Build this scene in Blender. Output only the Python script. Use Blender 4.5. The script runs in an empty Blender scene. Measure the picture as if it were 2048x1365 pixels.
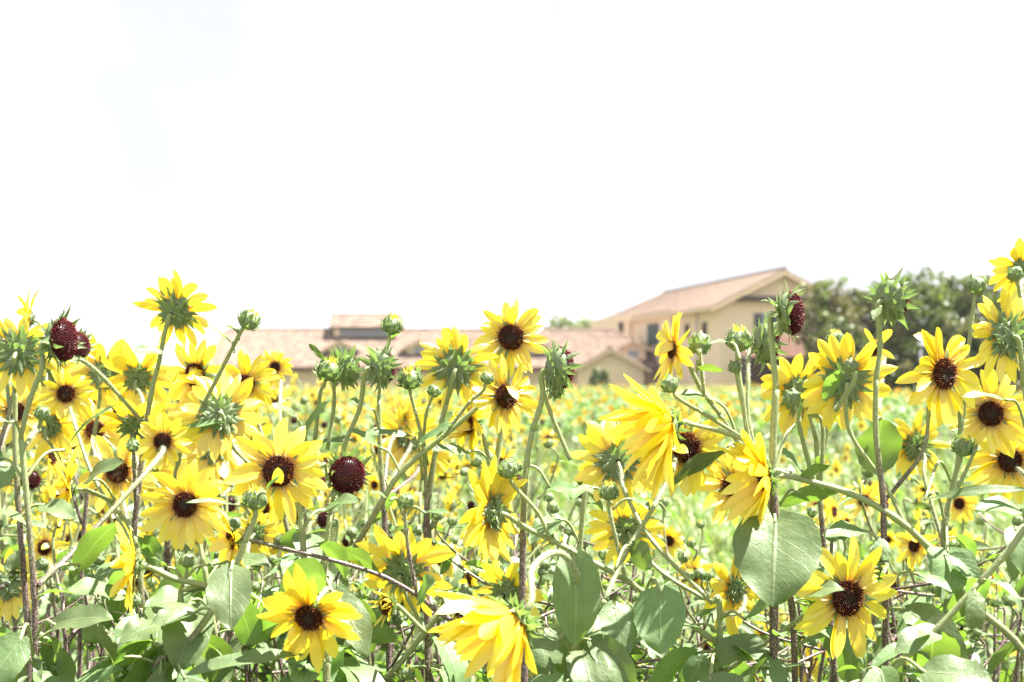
import bpy, math, random
from mathutils import Vector, Matrix, Quaternion, noise

R = math.radians
PI = math.pi
scene = bpy.context.scene
COL = scene.collection

# ------------------------------------------------------------------ camera, sky, sun, exposure
FPX = 2844.0                      # focal length in pixels of the 2048 px wide photograph (50 mm)
CAM_H = 1.35
PITCH = math.atan((752 - 682.5) / FPX)
cd = bpy.data.cameras.new("camera")
cam = bpy.data.objects.new("camera", cd)
COL.objects.link(cam)
cam.location = (0, 0, CAM_H)
cam.rotation_euler = (PI / 2 + PITCH, 0, 0)
cd.sensor_width = 36.0
cd.lens = 36.0 * FPX / 2048
cd.clip_start = 0.05
cd.clip_end = 20000
cd.dof.use_dof = True
cd.dof.focus_distance = 2.05
cd.dof.aperture_fstop = 6.3
scene.camera = cam

SUN_EL, SUN_AZ = 64.0, 98.0       # azimuth measured from straight behind the camera towards the right
world = bpy.data.worlds.new("World")
scene.world = world
world.use_nodes = True
nt = world.node_tree
nt.nodes.clear()
N = nt.nodes.new
sky = N("ShaderNodeTexSky")
sky.sky_type = 'NISHITA'
sky.sun_disc = False
sky.sun_elevation = R(SUN_EL)
sky.sun_rotation = R(180 - SUN_AZ)
sky.air_density = 1.0
sky.dust_density = 2.0
tc = N("ShaderNodeTexCoord")
mp = N("ShaderNodeMapping"); mp.inputs['Scale'].default_value = (1.0, 1.0, 2.4); mp.inputs['Location'].default_value = (0.35, 0.0, 0.2)
nz = N("ShaderNodeTexNoise"); nz.inputs['Scale'].default_value = 4.2
nz.inputs['Detail'].default_value = 7; nz.inputs['Roughness'].default_value = 0.52
nz.inputs['Distortion'].default_value = 0.25
rp = N("ShaderNodeValToRGB")
rp.color_ramp.elements[0].position = 0.34; rp.color_ramp.elements[0].color = (0.988, 0.988, 0.988, 1)
rp.color_ramp.elements[1].position = 0.52; rp.color_ramp.elements[1].color = (1, 1, 1, 1)
mx = N("ShaderNodeMix"); mx.data_type = 'RGBA'
mx.inputs[7].default_value = (3.5, 3.54, 3.66, 1)          # sunlit cloud
bg = N("ShaderNodeBackground"); bg.inputs['Strength'].default_value = 0.1
wo = N("ShaderNodeOutputWorld")
L = nt.links.new
L(tc.outputs['Generated'], mp.inputs['Vector']); L(mp.outputs['Vector'], nz.inputs['Vector'])
L(nz.outputs['Fac'], rp.inputs['Fac']); L(rp.outputs['Color'], mx.inputs[0])
nz2 = N("ShaderNodeTexNoise"); nz2.inputs['Scale'].default_value = 5.0; nz2.inputs['Detail'].default_value = 5; nz2.inputs['Roughness'].default_value = 0.45
mp2 = N("ShaderNodeMapping"); mp2.inputs['Location'].default_value = (0.31, 0.7, 0.1)
rp2 = N("ShaderNodeValToRGB")
rp2.color_ramp.elements[0].position = 0.41; rp2.color_ramp.elements[0].color = (1.63, 1.71, 1.84, 1)     # thin shaded cloud
rp2.color_ramp.elements[1].position = 0.64; rp2.color_ramp.elements[1].color = (2.95, 2.97, 3.02, 1)     # sunlit cloud
L(tc.outputs['Generated'], mp2.inputs['Vector']); L(mp2.outputs['Vector'], nz2.inputs['Vector']); L(nz2.outputs['Fac'], rp2.inputs['Fac'])
L(rp2.outputs['Color'], mx.inputs[7])
L(sky.outputs['Color'], mx.inputs[6]); L(mx.outputs[2], bg.inputs['Color'])
L(bg.outputs['Background'], wo.inputs['Surface'])

sd = bpy.data.lights.new("sun", 'SUN')
sd.energy = 5.0
sd.angle = R(0.53)
sd.color = (1.0, 0.965, 0.9)
sun = bpy.data.objects.new("sun", sd)
COL.objects.link(sun)
sun_from = Vector((math.sin(R(SUN_AZ)) * math.cos(R(SUN_EL)), -math.cos(R(SUN_AZ)) * math.cos(R(SUN_EL)), math.sin(R(SUN_EL))))
sun.rotation_euler = sun_from.to_track_quat('Z', 'Y').to_euler()
sun.location = (0, 0, 60)

scene.view_settings.view_transform = 'Standard'
scene.view_settings.look = 'None'
scene.view_settings.exposure = 2.42
scene.view_settings.gamma = 1.0
scene.render.engine = 'CYCLES'
scene.cycles.max_bounces = 7
scene.cycles.diffuse_bounces = 3
scene.cycles.transmission_bounces = 6
scene.cycles.transparent_max_bounces = 8
scene.cycles.use_denoising = True

# ------------------------------------------------------------------ helpers
CAM_M = Matrix.Rotation(PI / 2 + PITCH, 3, 'X')
def P(px, py, d):
    """World point seen at photo pixel (px, py) at distance d along the view axis."""
    return Vector((0, 0, CAM_H)) + CAM_M @ Vector(((px - 1024) / FPX * d, -(py - 682.5) / FPX * d, -d))
CAM_INV = CAM_M.inverted()
def proj(w):
    c = CAM_INV @ (w - Vector((0, 0, CAM_H)))
    d = -c.z
    if d < 0.05: return None
    return (1024 + c.x / d * FPX, 682.5 - c.y / d * FPX, d)
def X(px, d): return (px - 1024) / FPX * d
def Z(py, d): return CAM_H + (752 - py) / FPX * d

class MB:
    """Collects vertices and faces, with a uv pair and a colour per vertex, into one mesh."""
    def __init__(s): s.v = []; s.f = []; s.m = []; s.uv = []; s.c = []
    def vert(s, p, uv=(0, 0), c=(1, 1, 1)):
        s.v.append((p[0], p[1], p[2])); s.uv.append(uv); s.c.append(c); return len(s.v) - 1
    def face(s, idx, m=0): s.f.append(tuple(idx)); s.m.append(m)
    def quad(s, a, b, c, d, m=0, uvs=((0, 0), (1, 0), (1, 1), (0, 1)), col=(1, 1, 1)):
        i = [s.vert(p, u, col) for p, u in zip((a, b, c, d), uvs)]
        s.face(i, m)
    def box(s, lo, hi, m=0, col=(1, 1, 1)):
        x0, y0, z0 = lo; x1, y1, z1 = hi
        q = [s.vert(p, (0, 0), col) for p in ((x0, y0, z0), (x1, y0, z0), (x1, y1, z0), (x0, y1, z0), (x0, y0, z1), (x1, y0, z1), (x1, y1, z1), (x0, y1, z1))]
        for f in ((0, 3, 2, 1), (4, 5, 6, 7), (0, 1, 5, 4), (1, 2, 6, 5), (2, 3, 7, 6), (3, 0, 4, 7)): s.face([q[i] for i in f], m)
    def prism(s, poly, off, m=0, col=(1, 1, 1)):
        """poly: points; off: vector of extrusion"""
        a = [s.vert(p, (0, 0), col) for p in poly]; b = [s.vert(Vector(p) + off, (0, 0), col) for p in poly]
        n = len(poly)
        s.face(a[::-1], m); s.face(b, m)
        for i in range(n): s.face((a[i], a[(i + 1) % n], b[(i + 1) % n], b[i]), m)
    def tube(s, pts, radii, sides=7, m=0, tones=None, cap=True):
        n = len(pts); rings = []
        prev = None
        for i, p in enumerate(pts):
            t = (pts[min(i + 1, n - 1)] - pts[max(i - 1, 0)])
            t = t.normalized() if t.length > 1e-9 else Vector((0, 0, 1))
            if prev is None:
                a = t.orthogonal().normalized()
            else:
                a = prev - t * prev.dot(t)
                a = a.normalized() if a.length > 1e-6 else t.orthogonal().normalized()
            prev = a
            b = t.cross(a)
            tn = tones[i] if tones else 0.0
            rings.append([s.vert(p + (a * math.cos(2 * PI * k / sides) + b * math.sin(2 * PI * k / sides)) * radii[i], (i / max(n - 1, 1), k / sides), (tn, tn, tn)) for k in range(sides)])
        for i in range(n - 1):
            for k in range(sides):
                s.face((rings[i][k], rings[i][(k + 1) % sides], rings[i + 1][(k + 1) % sides], rings[i + 1][k]), m)
        if cap:
            s.face(rings[0][::-1], m); s.face(rings[-1], m)
    def grid(s, rows, m=0, close=False):
        """rows: list of lists of (p, uv, c)"""
        ids = [[s.vert(*x) for x in r] for r in rows]
        for i in range(len(ids) - 1):
            w = len(ids[i])
            for k in range(w if close else w - 1):
                s.face((ids[i][k], ids[i][(k + 1) % w], ids[i + 1][(k + 1) % w], ids[i + 1][k]), m)
        return ids
    def add(s, o, mat=None):
        b = len(s.v)
        for p, u, c in zip(o.v, o.uv, o.c):
            s.vert(mat @ Vector(p) if mat else p, u, c)
        for f, m in zip(o.f, o.m): s.face([i + b for i in f], m)
    def mesh(s, name, mats, smooth=True):
        me = bpy.data.meshes.new(name)
        me.from_pydata(s.v, [], s.f)
        for m in (mats if isinstance(mats, (list, tuple)) else [mats]): me.materials.append(m)
        me.polygons.foreach_set('material_index', s.m)
        if smooth: me.polygons.foreach_set('use_smooth', [True] * len(s.f))
        a = me.attributes.new('uvv', 'FLOAT2', 'POINT')
        a.data.foreach_set('vector', [x for u in s.uv for x in u])
        a = me.attributes.new('col', 'FLOAT_COLOR', 'POINT')
        a.data.foreach_set('color', [x for c in s.c for x in (c[0], c[1], c[2], 1.0)])
        me.update()
        return me

def obj(name, mesh, parent=None, loc=(0, 0, 0), rot=None, scale=None):
    o = bpy.data.objects.new(name, mesh)
    COL.objects.link(o)
    o.parent = parent
    o.location = loc
    if rot is not None:
        o.rotation_mode = 'QUATERNION'; o.rotation_quaternion = rot
    if scale is not None: o.scale = (scale,) * 3
    return o
def tag(o, label, cat, group=None):
    o['label'] = label; o['category'] = cat
    if group: o['group'] = group
    return o
def kind(o, k): o['kind'] = k; return o
def empty(name, loc, parent=None):
    return obj(name, None, parent, loc)
def copy_tree(o, parent=None):
    c = o.copy(); COL.objects.link(c); c.parent = parent
    for ch in KIDS.get(o, []): copy_tree(ch, c)
    return c
KIDS = {}
def kids_register(root):
    st = [root]
    allo = [o for o in COL.objects]
    for o in allo:
        if o.parent is not None: KIDS.setdefault(o.parent, [])
    KIDS.clear()
    for o in allo:
        if o.parent is not None: KIDS.setdefault(o.parent, []).append(o)

def catmull(pts, step=8):
    if len(pts) < 3: 
        return [pts[0].lerp(pts[-1], i / step) for i in range(step + 1)]
    q = [pts[0] * 2 - pts[1]] + pts + [pts[-1] * 2 - pts[-2]]
    out = []
    for i in range(1, len(q) - 2):
        a, b, c, d = q[i - 1], q[i], q[i + 1], q[i + 2]
        for k in range(step):
            t = k / step
            out.append(0.5 * ((2 * b) + (c - a) * t + (2 * a - 5 * b + 4 * c - d) * t * t + (3 * b - a - 3 * c + d) * t ** 3))
    out.append(pts[-1])
    return out

# ------------------------------------------------------------------ materials
def new_mat(name):
    m = bpy.data.materials.new(name); m.use_nodes = True
    m.node_tree.nodes.clear()
    return m, m.node_tree.nodes.new, m.node_tree.links.new
def attr(N, name):
    a = N("ShaderNodeAttribute"); a.attribute_name = name; return a
def ramp(N, stops):
    r = N("ShaderNodeValToRGB"); e = r.color_ramp.elements
    while len(e) < len(stops): e.new(0.5)
    for i, (p, c) in enumerate(stops):
        e[i].position = p; e[i].color = (*c, 1)
    return r
def noise_tex(N, scale, detail=4, rough=0.5):
    n = N("ShaderNodeTexNoise"); n.inputs['Scale'].default_value = scale
    n.inputs['Detail'].default_value = detail; n.inputs['Roughness'].default_value = rough; return n
def mixc(N, blend='MIX', fac=0.5):
    m = N("ShaderNodeMix"); m.data_type = 'RGBA'; m.blend_type = blend; m.inputs[0].default_value = fac; return m
def out(N, L, sh):
    o = N("ShaderNodeOutputMaterial"); L(sh, o.inputs['Surface'])

def plain(name, c1, c2, scale=20, rough=0.8, bump=0.0, spec=0.3, usecol=False):
    m, N, L = new_mat(name)
    b = N("ShaderNodeBsdfPrincipled"); b.inputs['Roughness'].default_value = rough
    b.inputs['Specular IOR Level'].default_value = spec
    tcn = N("ShaderNodeTexCoord")
    n = noise_tex(N, scale, 6, 0.6); L(tcn.outputs['Object'], n.inputs['Vector'])
    r = ramp(N, [(0.3, c1), (0.7, c2)]); L(n.outputs['Fac'], r.inputs['Fac'])
    src = r.outputs['Color']
    if usecol:
        a = attr(N, 'col'); mm = mixc(N, 'MULTIPLY', 1.0); L(src, mm.inputs[6]); L(a.outputs['Color'], mm.inputs[7]); src = mm.outputs[2]
    L(src, b.inputs['Base Color'])
    if bump:
        bp = N("ShaderNodeBump"); bp.inputs['Strength'].default_value = bump; bp.inputs['Distance'].default_value = 0.02
        L(n.outputs['Fac'], bp.inputs['Height']); L(bp.outputs['Normal'], b.inputs['Normal'])
    out(N, L, b.outputs['BSDF'])
    return m

def leafy(name, build, trans_tint, trans=0.35, gloss=0.06, rough=0.45):
    """diffuse + translucent + a little sheen; build(N, L) returns (colour socket, normal socket or None)"""
    m, N, L = new_mat(name)
    col, nor = build(N, L)
    d = N("ShaderNodeBsdfDiffuse"); t = N("ShaderNodeBsdfTranslucent"); g = N("ShaderNodeBsdfGlossy")
    g.inputs['Roughness'].default_value = rough
    g.inputs['Color'].default_value = (0.9, 0.95, 0.9, 1)
    tm = mixc(N, 'MULTIPLY', 1.0); tm.inputs[7].default_value = (*trans_tint, 1)
    L(col, d.inputs['Color']); L(col, tm.inputs[6]); L(tm.outputs[2], t.inputs['Color'])
    if nor:
        L(nor, d.inputs['Normal']); L(nor, g.inputs['Normal'])
    m1 = N("ShaderNodeMixShader"); m1.inputs[0].default_value = trans
    m2 = N("ShaderNodeMixShader"); m2.inputs[0].default_value = gloss
    L(d.outputs[0], m1.inputs[1]); L(t.outputs[0], m1.inputs[2])
    L(m1.outputs[0], m2.inputs[1]); L(g.outputs[0], m2.inputs[2])
    out(N, L, m2.outputs[0])
    return m

def hue_vary(N, L, col, amount_v=0.25, amount_h=0.02):
    oi = N("ShaderNodeObjectInfo")
    hs = N("ShaderNodeHueSaturation")
    mr = N("ShaderNodeMapRange"); mr.inputs[3].default_value = 1 - amount_v; mr.inputs[4].default_value = 1 + amount_v
    mh = N("ShaderNodeMapRange"); mh.inputs[3].default_value = 0.5 - amount_h; mh.inputs[4].default_value = 0.5 + amount_h
    L(oi.outputs['Random'], mr.inputs[0]); L(oi.outputs['Random'], mh.inputs[0])
    L(mr.outputs[0], hs.inputs['Value']); L(mh.outputs[0], hs.inputs['Hue']); L(col, hs.inputs['Color'])
    return hs.outputs['Color']

def petal_build(N, L):
    a = attr(N, 'uvv'); s = N("ShaderNodeSeparateXYZ"); L(a.outputs['Vector'], s.inputs[0])
    r = ramp(N, [(0.0, (0.62, 0.20, 0.004)), (0.13, (0.90, 0.56, 0.008)), (0.30, (0.93, 0.75, 0.028)), (1.0, (0.94, 0.82, 0.055))])
    cm = N("ShaderNodeCombineXYZ")
    mu = N("ShaderNodeMath"); mu.operation = 'MULTIPLY'; mu.inputs[1].default_value = 1.2
    mv = N("ShaderNodeMath"); mv.operation = 'MULTIPLY'; mv.inputs[1].default_value = 14
    L(s.outputs[0], mu.inputs[0]); L(s.outputs[1], mv.inputs[0]); L(mu.outputs[0], cm.inputs[0]); L(mv.outputs[0], cm.inputs[1])
    c = attr(N, 'col'); sc = N("ShaderNodeSeparateColor"); L(c.outputs['Color'], sc.inputs[0])
    mz = N("ShaderNodeMath"); mz.operation = 'MULTIPLY'; mz.inputs[1].default_value = 40; L(sc.outputs[2], mz.inputs[0])
    L(mz.outputs[0], cm.inputs[2])
    n = noise_tex(N, 1.0, 3); L(cm.outputs[0], n.inputs['Vector'])
    ad = N("ShaderNodeMath"); ad.operation = 'ADD'
    sb = N("ShaderNodeMath"); sb.operation = 'MULTIPLY_ADD'; sb.inputs[1].default_value = 0.5; sb.inputs[2].default_value = -0.25
    L(n.outputs['Fac'], sb.inputs[0]); L(sb.outputs[0], ad.inputs[0]); L(s.outputs[0], ad.inputs[1]); L(ad.outputs[0], r.inputs['Fac'])
    vv = mixc(N, 'MULTIPLY', 1.0); L(r.outputs['Color'], vv.inputs[6])
    g = N("ShaderNodeCombineColor"); L(sc.outputs[0], g.inputs[0]); L(sc.outputs[1], g.inputs[1]); g.inputs[2].default_value = 1
    L(g.outputs[0], vv.inputs[7])
    bp = N("ShaderNodeBump"); bp.inputs['Strength'].default_value = 0.35; bp.inputs['Distance'].default_value = 0.0015
    L(n.outputs['Fac'], bp.inputs['Height'])
    return vv.outputs[2], bp.outputs['Normal']
M_PETAL = leafy('petal', petal_build, (1.0, 0.97, 0.7), trans=0.42, gloss=0.10, rough=0.36)

def leaf_build(N, L):
    a = attr(N, 'uvv'); s = N("ShaderNodeSeparateXYZ"); L(a.outputs['Vector'], s.inputs[0])
    tcn = N("ShaderNodeTexCoord")
    n = noise_tex(N, 35, 5, 0.6); L(tcn.outputs['Object'], n.inputs['Vector'])
    r = ramp(N, [(0.25, (0.096, 0.156, 0.052)), (0.75, (0.155, 0.215, 0.092))]); L(n.outputs['Fac'], r.inputs['Fac'])
    # pale midrib and side veins:  |v| small, or saw of t - 0.45|v|
    av = N("ShaderNodeMath"); av.operation = 'ABSOLUTE'; L(s.outputs[1], av.inputs[0])
    mid = N("ShaderNodeMapRange"); mid.inputs[1].default_value = 0.015; mid.inputs[2].default_value = 0.06; mid.inputs[3].default_value = 0.5; mid.inputs[4].default_value = 0.0
    L(av.outputs[0], mid.inputs[0])
    k = N("ShaderNodeMath"); k.operation = 'MULTIPLY_ADD'; k.inputs[1].default_value = -0.32; L(av.outputs[0], k.inputs[0]); L(s.outputs[0], k.inputs[2])
    k2 = N("ShaderNodeMath"); k2.operation = 'MULTIPLY'; k2.inputs[1].default_value = 7.0; L(k.outputs[0], k2.inputs[0])
    fr = N("ShaderNodeMath"); fr.operation = 'PINGPONG'; fr.inputs[1].default_value = 0.5; L(k2.outputs[0], fr.inputs[0])
    vn = N("ShaderNodeMapRange"); vn.inputs[1].default_value = 0.0; vn.inputs[2].default_value = 0.06; vn.inputs[3].default_value = 0.16; vn.inputs[4].default_value = 0.0
    L(fr.outputs[0], vn.inputs[0])
    mxm = N("ShaderNodeMath"); mxm.operation = 'MAXIMUM'; L(mid.outputs[0], mxm.inputs[0]); L(vn.outputs[0], mxm.inputs[1])
    vm = mixc(N, 'MIX'); vm.inputs[7].default_value = (0.27, 0.32, 0.19, 1)
    L(mxm.outputs[0], vm.inputs[0]); L(r.outputs['Color'], vm.inputs[6])
    col = hue_vary(N, L, vm.outputs[2], 0.22, 0.018)
    ad = N("ShaderNodeMath"); ad.operation = 'MULTIPLY_ADD'; ad.inputs[1].default_value = -0.45; L(mxm.outputs[0], ad.inputs[0]); L(n.outputs['Fac'], ad.inputs[2])
    bp = N("ShaderNodeBump"); bp.inputs['Strength'].default_value = 0.7; bp.inputs['Distance'].default_value = 0.004
    L(ad.outputs[0], bp.inputs['Height'])
    return col, bp.outputs['Normal']
M_LEAF = leafy('leaf', leaf_build, (1.5, 1.8, 0.42), trans=0.38, gloss=0.045, rough=0.5)

def bract_build(N, L):
    tcn = N("ShaderNodeTexCoord")
    n = noise_tex(N, 160, 4, 0.6); L(tcn.outputs['Object'], n.inputs['Vector'])
    a = attr(N, 'uvv'); s = N("ShaderNodeSeparateXYZ"); L(a.outputs['Vector'], s.inputs[0])
    r = ramp(N, [(0.3, (0.145, 0.205, 0.090)), (0.7, (0.25, 0.31, 0.165))]); L(n.outputs['Fac'], r.inputs['Fac'])
    av = N("ShaderNodeMath"); av.operation = 'ABSOLUTE'; L(s.outputs[1], av.inputs[0])
    mr = N("ShaderNodeMapRange"); mr.inputs[1].default_value = 0.7; mr.inputs[2].default_value = 1.0; mr.inputs[3].default_value = 0; mr.inputs[4].default_value = 0.8
    L(av.outputs[0], mr.inputs[0])
    m = mixc(N, 'MIX'); m.inputs[7].default_value = (0.36, 0.40, 0.27, 1); L(mr.outputs[0], m.inputs[0]); L(r.outputs['Color'], m.inputs[6])
    return m.outputs[2], None
M_BRACT = leafy('bract', bract_build, (1.1, 1.4, 0.5), trans=0.3, gloss=0.04, rough=0.5)

def stem_build(N, L):
    tcn = N("ShaderNodeTexCoord")
    a = attr(N, 'col'); sc = N("ShaderNodeSeparateColor"); L(a.outputs['Color'], sc.inputs[0])
    n = noise_tex(N, 420, 3, 0.7); L(tcn.outputs['Object'], n.inputs['Vector'])
    n2 = noise_tex(N, 14, 3, 0.6); L(tcn.outputs['Object'], n2.inputs['Vector'])
    green = ramp(N, [(0.3, (0.23, 0.28, 0.10)), (0.7, (0.34, 0.38, 0.19))]); L(n.outputs['Fac'], green.inputs['Fac'])
    purp = ramp(N, [(0.40, (0.060, 0.030, 0.030)), (0.52, (0.125, 0.075, 0.072)), (0.64, (0.36, 0.29, 0.27))]); L(n.outputs['Fac'], purp.inputs['Fac'])
    ad = N("ShaderNodeMath"); ad.operation = 'MULTIPLY_ADD'; ad.inputs[1].default_value = 0.7; L(n2.outputs['Fac'], ad.inputs[0]); L(sc.outputs[0], ad.inputs[2])
    mr = N("ShaderNodeMapRange"); mr.inputs[1].default_value = 0.55; mr.inputs[2].default_value = 1.05; L(ad.outputs[0], mr.inputs[0])
    m = mixc(N, 'MIX'); L(mr.outputs[0], m.inputs[0]); L(green.outputs['Color'], m.inputs[6]); L(purp.outputs['Color'], m.inputs[7])
    bp = N("ShaderNodeBump"); bp.inputs['Strength'].default_value = 0.5; bp.inputs['Distance'].default_value = 0.001
    L(n.outputs['Fac'], bp.inputs['Height'])
    return m.outputs[2], bp.outputs['Normal']
M_STEM = leafy('stem', stem_build, (1.0, 1.1, 0.5), trans=0.12, gloss=0.05, rough=0.45)
def hair_build(N, L):
    c = N("ShaderNodeRGB"); c.outputs[0].default_value = (0.62, 0.64, 0.55, 1); return c.outputs[0], None
M_HAIR = leafy('stem_hair', hair_build, (1, 1, 1), trans=0.45, gloss=0.05)

def disc_build(N, L):
    a = attr(N, 'col'); return a.outputs['Color'], None
M_DISC = leafy('disc_florets', disc_build, (1, 1, 1), trans=0.05, gloss=0.022, rough=0.35)
def vcol_leafy(name, tint, trans, gloss=0.04):
    return leafy(name, disc_build, tint, trans, gloss, 0.5)

# ------------------------------------------------------------------ flower parts
def basis(n):
    z = n.normalized(); up = Vector((0, 0, 1))
    if abs(z.z) > 0.98: up = Vector((0, 1, 0))
    x = up.cross(z).normalized(); y = z.cross(x)
    return Matrix((x, y, z)).transposed()

def petals_mb(rng, Rt, Rd, n=19, cup=0.0, grav=Vector((0, 0, 0)), folds=0.05, na=8, nc=4, shrivel=0.0):
    mb = MB()
    hw = nc / 2
    for i in range(n):
        layer = i % 2
        if rng.random() < 0.05: continue
        a = 2 * PI * (i + rng.uniform(-0.28, 0.28)) / n
        ra = Vector((math.cos(a), math.sin(a), 0)); ta = Vector((-math.sin(a), math.cos(a), 0)); up = Vector((0, 0, 1))
        Lp = (Rt - Rd * 0.92) * rng.choice([1, 1, 1, 0.95, 0.86, 0.74]) * rng.uniform(0.93, 1.05)
        W = (Rt - Rd) * rng.uniform(0.26, 0.36) * 0.5 * (1 - 0.32 * min(1.0, max(0.0, cup - 0.3) * 2))
        el = cup + rng.gauss(0, 0.12 + 0.28 * max(0.0, cup - 0.3)) + (0.06 if layer else -0.05)
        bend = rng.uniform(-0.55, 0.35)
        if rng.random() < folds:
            el += rng.uniform(1.0, 1.9); bend = rng.uniform(0.2, 1.0); Lp *= 0.8
        yaw = rng.gauss(0, 0.10); curve = rng.gauss(0, 0.28); tw = rng.gauss(0, 0.35)
        if shrivel: bend += rng.uniform(0, 1) * shrivel; W *= 0.7; tw += rng.gauss(0, 0.6) * shrivel
        chan = rng.uniform(-0.1, 0.45); gk = rng.uniform(0.5, 1.2)
        tone = rng.uniform(0.90, 1.0); tone2 = tone * rng.uniform(0.90, 1.03); rid = rng.random()
        ruf = rng.uniform(0, 0.10); ph = rng.uniform(0, 6)
        tipk = rng.uniform(0.55, 0.8)
        p = ra * Rd * 0.92 + up * (-0.10 * Rd - 0.06 * Rd * layer)
        rows = []
        for k in range(na + 1):
            t = k / na
            e = el + bend * t
            yw = yaw + curve * t
            rd = (ra * math.cos(yw) + ta * math.sin(yw))
            d = rd * math.cos(e) + up * math.sin(e)
            d = d + grav * (0.55 * gk * t); d.normalize()
            if k: p = p + d * (Lp / na)
            side = up.cross(d)
            side = side.normalized() if side.length > 0.15 else ta.copy()
            nrm = d.cross(side)
            twa = tw * t
            side2 = side * math.cos(twa) + nrm * math.sin(twa); n2 = d.cross(side2)
            w = W * (0.42 + 0.58 * math.sin(min(1.0, t / 0.5) * PI / 2)) * (1.0 if t < 0.5 else max(0.0, 1 - ((t - 0.5) / 0.5) ** 2.2) ** tipk)
            if k == na: w = W * 0.03
            row = []
            for j in range(nc + 1):
                v = (j - hw) / hw
                rdg = 0.10 * math.cos(v * PI * 2.0) * W * (1 - t)
                q = p + side2 * (v * w) + n2 * (chan * w * v * v + rdg + ruf * w * math.sin(9 * t + ph + v * 2) * abs(v))
                row.append((q, (t, v), (tone, tone2, rid)))
            rows.append(row)
        mb.grid(rows)
    return mb

def disc_mb(rng, Rd, n=300, dome=0.22, seed=False):
    mb = MB()
    h = Rd * dome
    base = (0.03, 0.007, 0.006) if not seed else (0.02, 0.003, 0.005)
    rows = []
    for i in range(7):
        f = i / 6
        r = Rd * f * 0.98
        z = h * math.sqrt(max(0, 1 - f * f)) if seed else h * (1 - f * f) - (0.10 * Rd * max(0, 1 - f / 0.4) if not seed else 0)
        rows.append([(Vector((r * math.cos(2 * PI * k / 20), r * math.sin(2 * PI * k / 20), z)), (f, 0), base) for k in range(20)])
    mb.grid(rows, close=True)
    ga = PI * (3 - math.sqrt(5))
    sp = Rd * math.sqrt(PI / n)
    for k in range(n):
        f = math.sqrt((k + 0.5) / n)
        a = k * ga
        if seed:
            th = f * 1.62
            c = Vector((math.sin(th) / math.sin(1.62) * Rd * math.cos(a), math.sin(th) / math.sin(1.62) * Rd * math.sin(a), h * math.cos(th)))
            nr = Vector((c.x / Rd ** 2, c.y / Rd ** 2, max(c.z, 0) / h ** 2)).normalized()
            c *= 0.98
            hh = sp * rng.uniform(0.6, 1.7); c += Vector((rng.gauss(0, 1), rng.gauss(0, 1), 0)) * sp * 0.18
            v = rng.random()
            cb = (0.035, 0.003, 0.006)
            ct = (0.15 + 0.12 * v * v, 0.009 + 0.012 * v * v, 0.014 + 0.014 * v * v)
            rr = sp * 0.5
        else:
            z = h * (1 - f * f) - 0.10 * Rd * max(0, 1 - f / 0.4)
            c = Vector((f * Rd * math.cos(a), f * Rd * math.sin(a), z))
            nr = Vector((c.x * 0.55 / Rd, c.y * 0.55 / Rd, 1)).normalized()
            rr = sp * 0.5
            if f > 0.62:
                hh = sp * rng.uniform(1.0, 2.2); cb = (0.04, 0.008, 0.006)
                u = rng.random()
                ct = (0.62, 0.27, 0.03) if u < 0.20 else ((0.27, 0.050, 0.014) if u < 0.65 else (0.085, 0.015, 0.007))
            elif f > 0.34:
                hh = sp * rng.uniform(0.8, 1.5); cb = (0.025, 0.007, 0.006)
                ct = (0.34, 0.11, 0.02) if rng.random() < 0.12 else (0.085, 0.016, 0.009)
            else:
                hh = sp * rng.uniform(0.4, 0.8); cb = (0.018, 0.008, 0.006); ct = (0.10, 0.068, 0.052)
        x = nr.orthogonal().normalized(); y = nr.cross(x)
        ids = [mb.vert(c + (x * math.cos(PI / 2 * j + a) + y * math.sin(PI / 2 * j + a)) * rr, (f, 0), cb) for j in range(4)]
        mid = [mb.vert(c + nr * hh * 0.75 + (x * math.cos(PI / 2 * j + a) + y * math.sin(PI / 2 * j + a)) * rr * 0.62, (f, 0), tuple(0.6 * q + 0.4 * w for q, w in zip(cb, ct))) for j in range(4)]
        tip = mb.vert(c + nr * hh, (f, 1), ct)
        for j in range(4):
            mb.face((ids[j], ids[(j + 1) % 4], mid[(j + 1) % 4], mid[j])); mb.face((mid[j], mid[(j + 1) % 4], tip))
    return mb

def bract(mb, rng, base, el_dir, side, Lb, Wb, nrm_bend, curl, na=5):
    """one pointed sepal: starts at base, runs along el_dir, bends by curl about side"""
    p = base.copy(); d = el_dir.normalized(); rows = []
    for k in range(na + 1):
        t = k / na
        if k: p = p + d * (Lb / na)
        w = Wb * (0.85 + 0.25 * t - 1.1 * t ** 1.15) if t < 1 else 0.0
        w = max(w, Wb * 0.02)
        n = d.cross(side).normalized()
        rows.append([(p + side * (v * w) + n * (0.35 * w * v * v), (t, v), (1, 1, 1)) for v in (-1, 0, 1)])
        q = Quaternion(side, curl / na * (1 + 1.2 * t))
        d = q @ d
    mb.grid(rows)

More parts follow.
